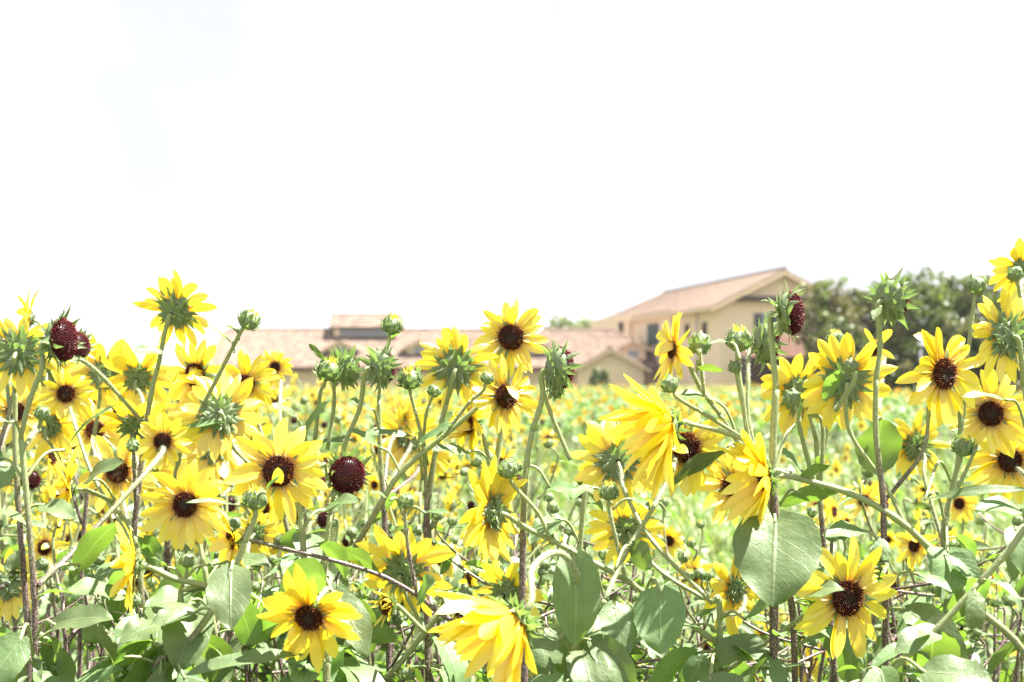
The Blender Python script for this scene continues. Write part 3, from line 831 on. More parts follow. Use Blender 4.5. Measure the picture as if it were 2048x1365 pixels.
plant('plant with a maroon seed head hidden by its ruff, facing right, and an arching branch', 2.0,
      [(1050, 1400), (1045, 1260), (1046, 1080), (1052, 940), (1065, 860)],
      [S(1120, 737, 41, (0.86, 0.02, -0.35), 2.0, [(1065, 860), (1085, 795), (1103, 755)], br0=0.0046, br1=0.0040, spread=0.55),
       F(462, 1080, 84, (-0.8, -0.18, 0.45), 1.95, [(1045, 1300), (900, 1240), (840, 1195), (770, 1155), (690, 1128), (600, 1105), (510, 1100)], disc=0.202, cup=0.35, n=20, folds=0.15),
       S(1112, 775, 20, (0.8, 0.2, -0.4), 2.1, [(1140, 920, 2.1), (1122, 830)], spread=0.6),
       B(812, 1003, 16, (0.1, 0.9, 0.4), 1.95, [(835, 1192, 1.98), (818, 1110), (804, 1035)], br0=0.003, br1=0.0024),
       Lf((835, 1190), (838, 1200), (870, 1160), 70, (0.0, 0.7, 0.7), 1.9, heart=0.7, sag=0.1),
       Lf((806, 1030), (780, 1000), (740, 985), 34, (0, 0.8, 0.5), 1.95, heart=0.1),
       Lf((806, 1040), (850, 1026), (900, 1028), 26, (0, 0.8, 0.5), 1.95, heart=0.1),
       Lf((1055, 930), (1100, 975), (1150, 985), 46, (0, 0.8, 0.5), 2.0)], tone0=0.9)
plant('plant low in the middle with a young orange-centred flower and a big one turned away', 2.1,
      [(740, 1400), (775, 1357), (850, 1265), (890, 1210)],
      [F(808, 1142, 104, (0.22, 0.28, -0.92), 2.1, [(850, 1265), (830, 1200), (812, 1165)], disc=0.269, n=21, cup=0.15),
       F(772, 1212, 48, (-0.7, 0.05, 0.7), 2.0, [(850, 1265, 2.02), (815, 1225)], disc=0.353, cup=0.7, n=28, folds=0.3, shrivel=0.5),
       F(1016, 1185, 78, (0.5, 0.22, -0.82), 2.15, [(890, 1210, 2.15), (960, 1215)], disc=0.302, n=19),
       Lf((880, 1225), (900, 1190), (960, 1250), 70, (0.2, 0.8, 0.5), 2.05)], tone0=0.8)
plant('plant with a large pale-lit flower turned aside on a long rising branch', 2.0,
      [(1440, 1400), (1440, 1290), (1438, 1200), (1425, 1205)],
      [F(982, 1025, 114, (-0.80, 0.02, -0.45), 1.95, [(1440, 1290), (1290, 1187), (1250, 1160), (1130, 1095), (1050, 1055), (1010, 1035)], disc=0.227, n=30, br0=0.0046, br1=0.0036),
       B(1016, 940, 19, (-0.3, 0.9, 0.3), 1.95, [(1100, 1078, 1.97), (1075, 1025), (1035, 970)], br0=0.0032, br1=0.0028),
       B(1218, 985, 18, (0.0, 0.95, 0.3), 1.95, [(1250, 1160, 1.98), (1232, 1080), (1217, 1010)], open=0.1, br0=0.0032, br1=0.0026),
       F(1235, 925, 98, (0.02, -0.08, -1), 2.15, [(1425, 1207), (1306, 1084), (1250, 985)], disc=0.286, n=22),
       F(1695, 1197, 118, (0.34, 0.0, 0.94), 1.95, [(1440, 1350, 2.0), (1470, 1330), (1560, 1265), (1640, 1212)], disc=0.277, n=21, folds=0.0),
       F(1468, 1180, 88, (-0.55, 0.0, -0.65), 2.15, [(1438, 1230, 2.05), (1480, 1225)], disc=0.218, n=19),
       F(1255, 1060, 80, (0.02, 0.12, -1), 2.3, [(1425, 1207, 2.2), (1330, 1150), (1280, 1100)], disc=0.286, n=20),
       Lf((1290, 1185), (1322, 1188), (1322, 1310), 114, (-0.2, -0.15, 1.0), 1.9, heart=0.9, fold=0.1, dd=-0.04),
       Lf((1225, 1010), (1180, 975), (1140, 1000), 34, (-0.2, 0.8, 0.5), 2.0),
       Lf((1225, 1020), (1270, 1000), (1300, 1020), 30, (0.2, 0.8, 0.5), 2.0),
       Lf((1440, 1240), (1490, 1240), (1580, 1185), 50, (-0.1, 0.8, 0.5), 1.95, heart=0.2),
       Lf((1440, 1270), (1390, 1250), (1300, 1255), 70, (-0.1, 0.85, 0.4), 2.0),
       Lf((1435, 1350), (1420, 1360), (1470, 1420), 120, (0.1, 0.7, 0.7), 1.85)], tone0=1.0)
plant('plant with a heavy nodding flower on an arched neck, lowest in the middle', 1.9,
      [(1152, 1400), (1152, 1290), (1178, 1245), (1210, 1200)],
      [F(1024, 1246, 185, (-0.70, -0.50, 0.42), 1.62, [(1165, 1265), (1155, 1160), (1135, 1117), (1102, 1107), (1064, 1140)], disc=0.202, n=32, cup=0.85, folds=0.06, br0=0.0040, br1=0.0046),
       F(1372, 896, 96, (0.32, 0.0, 0.95), 2.1, [(1210, 1200), (1250, 1110), (1310, 1010), (1345, 940)], disc=0.294, n=21),
       Lf((1152, 1290), (1150, 1115), (1150, 1292), 118, (0.1, 0.15, 0.98), 1.86, heart=0.7, fold=0.2, dd=-0.02, ptone=0.0),
       Lf((1160, 1280), (1110, 1285), (1055, 1300), 90, (-0.2, 0.8, 0.5), 1.85),
       Lf((1180, 1240), (1230, 1215), (1240, 1330), 90, (0.2, 0.6, 0.8), 1.9),
       Lf((1230, 1140), (1265, 1090), (1300, 1140), 66, (0.1, 0.4, -0.9), 1.95, heart=0.6)], tone0=0.95)
plant('plant whose bent neck hangs a dark-centred flower behind the large middle one', 2.2,
      [(1120, 1400), (1140, 1250), (1158, 1110), (1172, 970), (1195, 880)],
      [F(1243, 878, 64, (0.2, -0.35, 0.9), 2.3, [(1195, 880), (1212, 838), (1228, 835)], disc=0.319, n=9),
       Lf((1160, 1090), (1110, 1040), (1060, 1090), 60, (-0.1, 0.8, 0.5), 2.15)], tone0=0.2)
# ---- right
plant('plant on the right of centre with a long drooping branch and two sidelong flowers', 2.0,
      [(2085, 1400), (1945, 1205), (1862, 1100), (1790, 1036), (1700, 987), (1600, 958), (1540, 935)],
      [F(1335, 850, 150, (-0.88, -0.18, 0.30), 1.85, [(1540, 935), (1510, 892), (1450, 866), (1380, 848)], disc=0.185, n=30, cup=0.82, folds=0.06),
       F(1528, 955, 124, (-0.92, -0.12, 0.24), 1.92, [(1600, 958), (1565, 952), (1540, 950)], disc=0.19, n=30, cup=0.62),
       B(1340, 770, 17, (-0.5, 0.8, 0.2), 1.95, [(1500, 885), (1420, 835), (1362, 792)], br0=0.0032, br1=0.0028),
       F(1690, 762, 98, (0.0, 0.14, -1), 2.05, [(1810, 1050, 2.02), (1770, 970), (1700, 865), (1668, 820), (1682, 785)], disc=0.319, n=25),
       B(1700, 733, 14, (-0.2, 0.8, -0.3), 1.98, [(1672, 822, 2.02), (1683, 765)]),
       Lf((1545, 945), (1600, 960), (1660, 930), 40, (0.0, 0.5, -0.8), 2.0, heart=0.2),
       Lf((1600, 985), (1560, 1010), (1680, 985), 60, (0, 0.5, -0.8), 2.05, heart=0.2)], tone0=0.75, ttop=0.9, r1=0.0040, nleaf=3)
plant('plant with a thick stem and tall maroon seed head facing right before the house', 1.95,
      [(1548, 1400), (1548, 1200), (1549, 1040), (1546, 900), (1552, 780)],
      [S(1582, 627, 42, (0.92, 0.02, 0.30), 1.95, [(1552, 780), (1558, 690), (1564, 655)], br0=0.0046, br1=0.0040),
       S(1534, 685, 38, (0.88, 0.0, -0.3), 2.1, [(1548, 1000, 2.02), (1500, 860), (1496, 755), (1515, 715)], spread=0.6),
       B(1477, 682, 24, (0.05, 1, 0.2), 2.0, [(1548, 1000, 2.0), (1500, 885), (1484, 790), (1478, 715)], open=0.15, br0=0.004, br1=0.0032),
       B(1470, 735, 13, (-0.2, 0.9, 0.2), 2.0, [(1486, 810, 2.0), (1478, 765)]),
       Lf((1480, 720), (1462, 686), (1420, 688), 20, (0, 0.8, 0.5), 1.98, heart=0.1),
       Lf((1560, 670), (1552, 612), (1522, 602), 18, (-0.1, 0.8, 0.5), 1.93, heart=0.2),
       Lf((1549, 1045), (1550, 1045), (1545, 1215), 178, (-0.2, -0.12, 1.0), 1.9, heart=1.0, fold=0.10, dd=-0.06),
       Lf((1547, 960), (1590, 850), (1600, 800), 40, (0.3, 0.6, 0.7), 2.0),
       Lf((1548, 1150), (1600, 1190), (1690, 1180), 60, (0, 0.8, 0.5), 1.95)], tone0=1.0, r0=0.0072, r1=0.0048)
plant('plant with a slim sidelong flower and hairy buds left of the two-storey house', 2.15,
      [(1590, 1400), (1575, 1150), (1530, 980), (1480, 890), (1440, 830)],
      [F(1344, 700, 80, (-0.93, 0.08, 0.30), 2.1, [(1440, 830), (1400, 775), (1362, 718)], disc=0.193, n=22, cup=0.12, br0=0.0038, br1=0.0034),
       B(1400, 690, 19, (0.1, 0.6, -0.7), 2.1, [(1408, 790, 2.13), (1393, 745)], open=0.3, br0=0.003),
       Lf((1393, 745), (1397, 738), (1448, 742), 28, (0.0, 0.5, -0.8), 2.08, heart=0.3),
       Lf((1480, 890), (1430, 800), (1340, 790), 30, (0, 0.8, 0.5), 2.15),
       F(1466, 970, 84, (0.35, 0.02, 0.93), 2.35, [(1530, 980, 2.3), (1500, 1000)], disc=0.260, n=20),
       Lf((1480, 900), (1448, 905), (1340, 970), 60, (-0.2, 0.5, -0.8), 2.1, heart=0.2)])
plant('plant with a green-ruffed seed head against the dark trees and a flower below', 2.0,
      [(1775, 1400), (1771, 1220), (1768, 1100), (1765, 980), (1752, 870), (1752, 760)],
      [S(1784, 598, 38, (0.82, 0.12, -0.5), 2.0, [(1752, 760), (1760, 690), (1772, 635)], br0=0.0044, br1=0.0038, spread=0.6),
       F(1889, 748, 104, (0.50, 0.0, 0.86), 2.05, [(1770, 1000, 2.05), (1800, 965), (1850, 890), (1872, 800)], disc=0.277, n=24, folds=0.0, grav=2.0),
       F(1750, 700, 52, (-0.8, 0.15, 0.4), 2.25, [(1755, 850, 2.1), (1765, 740)], disc=0.210, n=9),
       Lf((1764, 635), (1760, 615), (1748, 640), 28, (-0.5, 0.4, 0.8), 1.97, heart=0.3),
       Lf((1760, 950), (1755, 935), (1765, 838), 110, (-0.1, 0.4, -0.9), 2.1, heart=0.8, fold=0.1),
       Lf((1768, 1100), (1720, 1060), (1650, 1075), 60, (0, 0.8, 0.5), 2.0),
       Lf((1770, 1180), (1840, 1150), (1905, 1185), 40, (0, 0.8, 0.5), 1.95, heart=0.2)], tone0=1.0)
plant('plant with a flower seen from behind beside buds, left of the biggest back view', 2.2,
      [(1670, 1400), (1655, 1180), (1640, 1000), (1632, 880)],
      [F(1598, 788, 88, (-0.1, 0.10, -1), 2.2, [(1632, 880), (1615, 825)], disc=0.286, n=22),
       B(1585, 800, 18, (-0.2, 0.7, -0.5), 2.05, [(1636, 1000, 2.1), (1600, 860)]),
       B(1630, 800, 20, (0.3, 0.7, -0.2), 2.08, [(1640, 1000, 2.1), (1645, 850)]),
       B(1670, 682, 18, (0.0, 1, 0.2), 2.2, [(1640, 960), (1668, 760)], open=0.1),
       B(1664, 1070, 15, (0, 1, 0.2), 2.15, [(1655, 1180), (1662, 1120)]),
       Lf((1640, 1000), (1600, 940), (1560, 900), 50, (0, 0.7, 0.6), 2.2),
       Lf((1655, 850), (1650, 800), (1680, 740), 40, (0.1, 0.4, -0.9), 2.0, heart=0.4)])
plant('plant with an upright bud on a hairy neck before the trees at the right', 2.2,
      [(1900, 1400), (1892, 1200), (1888, 1060), (1915, 930), (1930, 780)],
      [B(1955, 572, 18, (0.15, 1, 0.2), 2.2, [(1930, 780), (1938, 690), (1945, 610)], br0=0.0036, br1=0.0030),
       F(1982, 828, 92, (-0.08, 0.10, 1), 2.25, [(1905, 1000, 2.25), (1950, 900)], disc=0.252, n=22),
       B(1926, 895, 20, (0.1, 0.9, 0.3), 2.1, [(1890, 1060, 2.12), (1905, 970)], open=0.2),
       F(1830, 892, 70, (-0.2, 0.2, -0.95), 2.4, [(1890, 1100, 2.3), (1850, 960)], disc=0.302),
       B(1912, 800, 17, (-0.3, 0.8, 0.3), 2.15, [(1920, 900, 2.18), (1916, 850)]),
       F(1828, 1092, 50, (-0.75, 0.15, 0.6), 2.5, [(1893, 1220, 2.4), (1860, 1130)], disc=0.227),
       Lf((1890, 1080), (1895, 1105), (1900, 1190), 112, (0.1, 0.6, 0.8), 2.0, heart=0.9, fold=0.35),
       Lf((1905, 970), (1850, 1000), (2060, 980), 34, (0.0, 0.6, 0.75), 2.0, heart=0.0),
       Lf((1890, 1050), (1860, 990), (1810, 950), 44, (-0.1, 0.8, 0.5), 2.1, heart=0.2)], tone0=0.35)
plant('plant leaning in at the right edge with flowers one above the other', 2.1,
      [(2120, 1400), (2105, 1150), (2070, 920), (2048, 770)],
      [F(2014, 672, 92, (-0.22, 0.1, -0.95), 2.1, [(2048, 770), (2035, 705)], disc=0.319, n=24, br0=0.0044, br1=0.0040),
       F(2042, 540, 66, (0.1, 0.35, -0.9), 2.2, [(2048, 770), (2050, 650), (2042, 575)], disc=0.269),
       F(2058, 580, 62, (-0.3, 0.05, 0.95), 2.3, [(2060, 750, 2.2), (2065, 640)], disc=0.286),
       F(2020, 922, 90, (-0.15, 0.08, 1), 2.3, [(2080, 1000, 2.2), (2050, 950)], disc=0.244, n=22),
       B(2030, 548, 15, (-0.3, 0.9, 0.2), 2.1, [(2046, 640, 2.12), (2036, 590)]),
       Lf((2062, 900), (2010, 800), (1920, 795), 34, (0, 0.8, 0.5), 2.0, heart=0.0),
       Lf((2090, 1050), (2040, 1020), (1950, 1020), 70, (-0.1, 0.8, 0.5), 2.1),
       Lf((2100, 1120), (2030, 1060), (2045, 1150), 60, (0, 0.7, 0.6), 2.0)])
plant('plant in the bottom right corner with a bare green stem slanting up to the edge', 1.8,
      [(1730, 1400), (1755, 1365), (1871, 1261), (1960, 1165)],
      [B(2068, 1035, 22, (0.6, 0.8, 0.1), 1.8, [(1960, 1165), (2020, 1098)], br0=0.0048, br1=0.0042),
       Lf((1850, 1285), (1870, 1262), (1790, 1310), 70, (-0.2, 0.7, 0.6), 1.8),
       Lf((1760, 1360), (1850, 1345), (1990, 1370), 120, (0.1, 0.75, 0.65), 1.7, heart=0.6)], tone0=0.4, r0=0.0055)

# loose leaves along the near stems, kept clear of the flower heads in front of which they would hang
def leaf_rot(az, roll, tilt, rng):
    return Quaternion((0, 0, 1), az) @ Quaternion((0, 1, 0), tilt) @ Quaternion((1, 0, 0), roll)
def clear_of_heads(w, margin=1.0):
    q = proj(w)
    if q is None: return False
    for (px, py, r, d) in HERO:
        if q[2] < d + 0.1 and (q[0] - px) ** 2 + (q[1] - py) ** 2 < (r * margin + 14) ** 2: return False
    return True
for root, pts, foot, rng, nleaf, leaf_y in PLANTS:
    az = rng.uniform(0, 6)
    made = 0
    for tries in range(nleaf * 5):
        if made >= nleaf + 3: break
        p = rng.choice(pts)
        q = proj(p)
        if q is None or q[1] < leaf_y: continue
        az += 2.4
        sc = rng.uniform(0.55, 1.15) if q[1] > 1180 else rng.uniform(0.4, 0.75)
        d = Vector((math.cos(az), math.sin(az), 0))
        ok = all(clear_of_heads(p + d * (0.14 * sc * f) + Vector((0, 0, 0.02))) for f in (0.35, 0.7, 1.1))
        tip = proj(p + d * 0.14 * sc)
        if not ok or tip is None or tip[2] < 1.2 or tip[1] < leaf_y - 20: continue
        made += 1
        obj('leaf', rng.choice(LEAF_POOL), root, p - foot, leaf_rot(az, rng.gauss(0, 0.25), rng.gauss(0, 0.25), rng), sc)
    for k in range(5):      # small leaves higher up
        p = rng.choice(pts); q = proj(p)
        if q is None or q[1] < 880: continue
        az += 2.4
        d = Vector((math.cos(az), math.sin(az), 0))
        if clear_of_heads(p + d * 0.05, 1.1):
            obj('leaf', rng.choice(SMALL_POOL), root, p - foot, leaf_rot(az, rng.gauss(0, 0.3), rng.gauss(-0.2, 0.3), rng), rng.uniform(0.8, 1.3))

# ------------------------------------------------------------------ free-standing plants: a leafy one, and blooming ones for the field behind
def free_plant(name, h, nheads, nleaf, seed, low=True, spreadk=1.0, buds=False):
    rng = random.Random(seed)
    root = empty(name, (0, 0, 0))
    top = Vector((rng.uniform(-.08, .08), rng.uniform(-.08, .08), h * 0.9))
    pts = catmull([Vector((0, 0, 0)), Vector((rng.uniform(-.03, .03), rng.uniform(-.03, .03), h * 0.45)), top], 7)
    tf = lambda z: max(0.0, min(1.0, ((1.04 if buds else 0.95) * h - z) / (h * (0.22 if buds else 0.35)))) * 0.85
    b0 = Vector((0, 0, 0))
    obj('stem', stem_mesh('stem', pts, 0.0042 if buds else 0.0062, 0.0030 if buds else 0.0040, b0, rng, tf, 0, 6), root)
    az = rng.uniform(0, 6)
    for k in range(nheads):
        j = pts[int(len(pts) * rng.uniform(0.45, 0.95))] if k else pts[-1]
        az += 2.4
        rr = rng.uniform(0.10, 0.24) * spreadk if k else 0.03
        Cp = Vector((j.x + rr * math.cos(az), j.y + rr * math.sin(az), h * rng.uniform(0.80, 1.0) if k else h))
        u = rng.random()
        if u < 0.42: nw = Vector((rng.gauss(0.1, 0.35), -1, rng.gauss(0.05, 0.2)))
        elif u < 0.68: nw = Vector((rng.gauss(0, 0.3), 1, rng.gauss(0.2, 0.25)))
        else: nw = Vector((-1, rng.gauss(-0.3, 0.3), rng.gauss(0.1, 0.2)))
        nw.normalize()
        isbud = buds or (rng.random() < 0.24 and k)
        Rt = rng.uniform(0.050, 0.066); Rd = Rt * rng.uniform(0.23, 0.29)
        back = Cp - nw * (Rd * 0.72 + 0.03); att = Cp - nw * Rd * 0.72
        if isbud:
            nw = Vector((rng.gauss(0, .4), rng.gauss(0, .4), 1)).normalized(); att = Cp; back = Cp - nw * 0.03
        bp = catmull([j, j.lerp(back, 0.55) + Vector((0, 0, -0.02)), back, att], 5)
        obj('branch', stem_mesh('branch', bp, 0.0027 if buds else 0.0038, 0.0020 if buds else 0.0028, b0, rng, tf, 0, 5), root)
        if isbud:
            obj('bud', bud_mb(rng, 0.010 if buds else 0.014, rng.choice([0, 0.2]), 3).mesh('bud', [M_BRACT, M_PETAL]), root, Cp, basis(nw).to_quaternion())
        else:
            u2 = rng.random()
            if u2 < 0.13: make_head('seed_head', root, Cp, nw, Rt, Rd * 1.25, rng, low=low, seed=True)
            else: make_head('flower_head', root, Cp, nw, Rt * rng.choice([1, 1, 0.85]), Rd, rng, shrivel=0.9 if u2 > 0.88 else 0.0, low=low, cup=rng.uniform(0, 0.35), n=21, folds=0.03)
        if buds:
            for z in range(2):
                q = bp[rng.randrange(3, len(bp) - 1)]
                obj('leaf', rng.choice(SMALL_POOL), root, q, leaf_rot(az + rng.uniform(-1.2, 1.2), rng.gauss(0, .4), rng.gauss(-.2, .4), rng), rng.uniform(0.7, 1.4))
    for k in range(nleaf):
        f = rng.uniform(0.30, 0.93)
        p = pts[int((len(pts) - 1) * f)]
        az += 2.4
        obj('leaf', rng.choice(LEAF_POOL), root, p, leaf_rot(az, rng.gauss(0, 0.3), rng.gauss(0, 0.3), rng), rng.uniform(0.7, 1.2) * (1.15 - 0.45 * f))
    return root

rngF = random.Random(77)
leafy_protos = [free_plant('young_sunflower', 0.80, 0, 17, 301), free_plant('young_sunflower', 0.92, 0, 19, 302), free_plant('young_sunflower', 0.70, 0, 15, 303)]
bloom_protos = [free_plant('blooming_sunflower', 1.20, 4, 11, 401), free_plant('blooming_sunflower', 1.12, 5, 12, 402),
                free_plant('blooming_sunflower', 1.27, 3, 10, 403), free_plant('blooming_sunflower', 1.05, 5, 13, 404), free_plant('blooming_sunflower', 1.16, 4, 12, 405)]
bud_protos = [free_plant('budding_sunflower', 1.10, 6, 9, 501, buds=True), free_plant('budding_sunflower', 1.16, 5, 8, 502, buds=True), free_plant('budding_sunflower', 1.05, 7, 10, 503, buds=True)]
kids_register(None)
used = set()
def place(proto, x, y, rz, sc, label, cat, group):
    o = proto if proto not in used else copy_tree(proto)
    used.add(proto)
    o.location = (x, y, 0); o.rotation_euler = (0, 0, rz); o.scale = (sc,) * 3
    return tag(o, label, cat, group)
# leafy undergrowth between and just behind the near stems
spots = []
for i in range(140):
    for t in range(40):
        px = rngF.uniform(-40, 2090) if i % 3 == 0 else rngF.uniform(850, 2100); d = rngF.uniform(2.14, 3.8)
        x = X(px, d)
        if all((x - a) ** 2 + (d - b) ** 2 > 0.025 for a, b in spots): break
    spots.append((x, d))
    k = rngF.randrange(3)
    place(leafy_protos[k], x, d, rngF.uniform(0, 6.28), rngF.uniform(0.72, 0.98) * min(1.0, 0.86 + 0.05 * d),
          'flowerless leafy green sunflower growing low among the near flowering stems', 'young plant', 'leafy young plants under the near row')
for i in range(60):
    for t in range(60):
        px = rngF.uniform(880, 2090) if i % 3 else rngF.uniform(0, 900); d = rngF.uniform(2.25, 3.3)
        x = X(px, d)
        if all((x - a) ** 2 + (d - b) ** 2 > 0.02 for a, b in spots): break
    spots.append((x, d))
    place(bud_protos[i % 3], x, d, rngF.uniform(0, 6.28), rngF.uniform(0.84, 1.03), 'slender sunflower plant carrying only closed green buds among the near row', 'budding plant', 'budding plants in the near row')
for i in range(9):
    for t in range(60):
        px = rngF.uniform(860, 2090); d = rngF.uniform(2.7, 3.5)
        x = X(px, d)
        if all((x - a) ** 2 + (d - b) ** 2 > 0.03 for a, b in spots): break
    spots.append((x, d))
    place(bloom_protos[(i * 2 + 1) % 5], x, d, rngF.uniform(-1.0, 1.0), rngF.uniform(0.74, 0.90), 'low blooming sunflower plant tucked behind the near stems at the middle and right', 'sunflower plant', 'low blooming plants behind the near stems')
for i in range(16):
    for t in range(60):
        px = rngF.uniform(-40, 940); d = rngF.uniform(2.75, 4.2)
        x = X(px, d)
        if all((x - a) ** 2 + (d - b) ** 2 > 0.03 for a, b in spots): break
    spots.append((x, d))
    place(bloom_protos[(i * 3 + 1) % 5], x, d, rngF.uniform(-1.0, 1.0), rngF.uniform(0.80, 1.0), 'blooming sunflower plant crowded just behind the near stems on the left', 'sunflower plant', 'blooming plants crowded behind the near stems at left')
# the rows behind: thick at the left and right, open grass in the middle
rows = []
def bloom_top(px, d):
    """height a plant may have there, so that the strip of grass and the roofs stay in view"""
    return 1.0
n_mid = 0
for i in range(1500):
    if n_mid >= 120: break
    d = 2.9 + 8.5 * rngF.random() ** 1.35
    px = rngF.uniform(-60, 2110)
    if 1060 < px < 1510 and d < 15: continue
    if px >= 1510 and rngF.random() < 0.8: continue
    if 900 < px <= 1060 and rngF.random() < 0.6: continue
    x = X(px, d)
    if any((x - a) ** 2 + (d - b) ** 2 < 0.05 for a, b in rows): continue
    rows.append((x, d)); n_mid += 1
    if px > 1510: sc = rngF.uniform(0.70, 0.86)
    elif px > 620: sc = rngF.uniform(0.80, 0.98)
    else: sc = rngF.uniform(0.92, 1.10)
    place(bloom_protos[rngF.randrange(5)], x, d, rngF.uniform(-0.9, 0.9), sc,
          ('blurred sunflower plant among the crowded yellow rows behind the left flowers' if px < 620 else 'blurred sunflower plant behind the middle stems, before the low tiled building' if px < 1200 else 'blurred lower sunflower plant standing in the grass behind the right-hand stems'), 'sunflower plant', 'sunflower plants in the rows behind at the left' if px < 620 else 'sunflower plants in the rows behind the middle' if px < 1200 else 'sunflower plants in the grass behind the right')

# ------------------------------------------------------------------ ground, grass
def ground_mat():
    m, N, L = new_mat('ground')
    b = N("ShaderNodeBsdfPrincipled"); b.inputs['Roughness'].default_value = 0.95; b.inputs['Specular IOR Level'].default_value = 0.1
    tcn = N("ShaderNodeTexCoord")
    n = noise_tex(N, 0.9, 8, 0.65); L(tcn.outputs['Object'], n.inputs['Vector'])
    r = ramp(N, [(0.32, (0.075, 0.065, 0.040)), (0.55, (0.075, 0.095, 0.035)), (0.75, (0.11, 0.14, 0.05))]); L(n.outputs['Fac'], r.inputs['Fac'])
    L(r.outputs['Color'], b.inputs['Base Color'])
    out(N, L, b.outputs[0]); return m
mb = MB(); S_ = 6000
mb.quad((-S_, -60, 0), (S_, -60, 0), (S_, S_, 0), (-S_, S_, 0))
g = obj('ground', mb.mesh('ground', [ground_mat()], False)); kind(g, 'structure')

M_GRASS = vcol_leafy('grass', (1.1, 1.35, 0.5), 0.4, 0.05)
rngG = random.Random(5)
mb = MB()
def blade(x, y, h, w, az, lean, c):
    dx, dy = math.cos(az), math.sin(az)
    p0 = (x - dy * w, y + dx * w, 0); p1 = (x + dy * w, y - dx * w, 0)
    m = h * 0.6
    q0 = (x - dy * w * 0.7 + dx * lean * 0.35, y + dx * w * 0.7 + dy * lean * 0.35, m); q1 = (x + dy * w * 0.7 + dx * lean * 0.35, y - dx * w * 0.7 + dy * lean * 0.35, m)
    t = (x + dx * lean, y + dy * lean, h)
    i = [mb.vert(p, (0, 0), c) for p in (p0, p1, q1, q0, t)]
    mb.face((i[0], i[1], i[2], i[3])); mb.face((i[3], i[2], i[4]))
for i in range(52000):
    d = 2.6 + 22 * rngG.random() ** 1.6
    x = X(rngG.uniform(-60, 2110), d)
    h = rngG.uniform(0.12, 0.40) * (1 if d < 5 else 0.62); w = 0.0022 + 0.0011 * d * 0.5
    v = rngG.uniform(0.75, 1.25); yl = rngG.uniform(0.8, 1.35)
    nzv = 0.5 + 0.5 * noise.noise(Vector((x * 0.7, d * 0.7, 0)))
    blade(x, d, h * (0.7 + 0.6 * nzv), w, rngG.uniform(0, 6.28), h * rngG.uniform(0.2, 1.1), (0.185 * v * yl, 0.245 * v, 0.085 * v))
g = obj('grass', mb.mesh('grass', [M_GRASS])); kind(g, 'stuff')

# broad weeds of the meadow strip
mb = MB()
for i in range(5200):
    d = 5 + 19 * rngG.random()
    px = rngG.uniform(-60, 2110)
    x = X(px, d); z = rngG.uniform(0.08, 0.42)
    az = rngG.uniform(0, 6.28); el = rngG.uniform(-0.6, 0.9); s = rngG.uniform(0.03, 0.075)
    u = Vector((math.cos(az) * math.cos(el), math.sin(az) * math.cos(el), math.sin(el))); w = Vector((-math.sin(az), math.cos(az), rngG.uniform(-.4, .4))).normalized()
    c = Vector((x, d, z)); v = rngG.uniform(0.7, 1.3)
    col = (0.14 * v, 0.20 * v, 0.085 * v)
    if rngG.random() < 0.05: col = (0.75, 0.75, 0.68); s *= 0.4
    elif rngG.random() < 0.035: col = (0.85, 0.42, 0.02); s *= 0.5
    a = [mb.vert(c - u * s, (0, 0), col), mb.vert(c + w * s * 0.5, (0, 0), col), mb.vert(c + u * s, (0, 0), col), mb.vert(c - w * s * 0.5, (0, 0), col)]
    mb.face(a)
g = obj('meadow_weeds', mb.mesh('meadow_weeds', [M_GRASS])); kind(g, 'stuff')

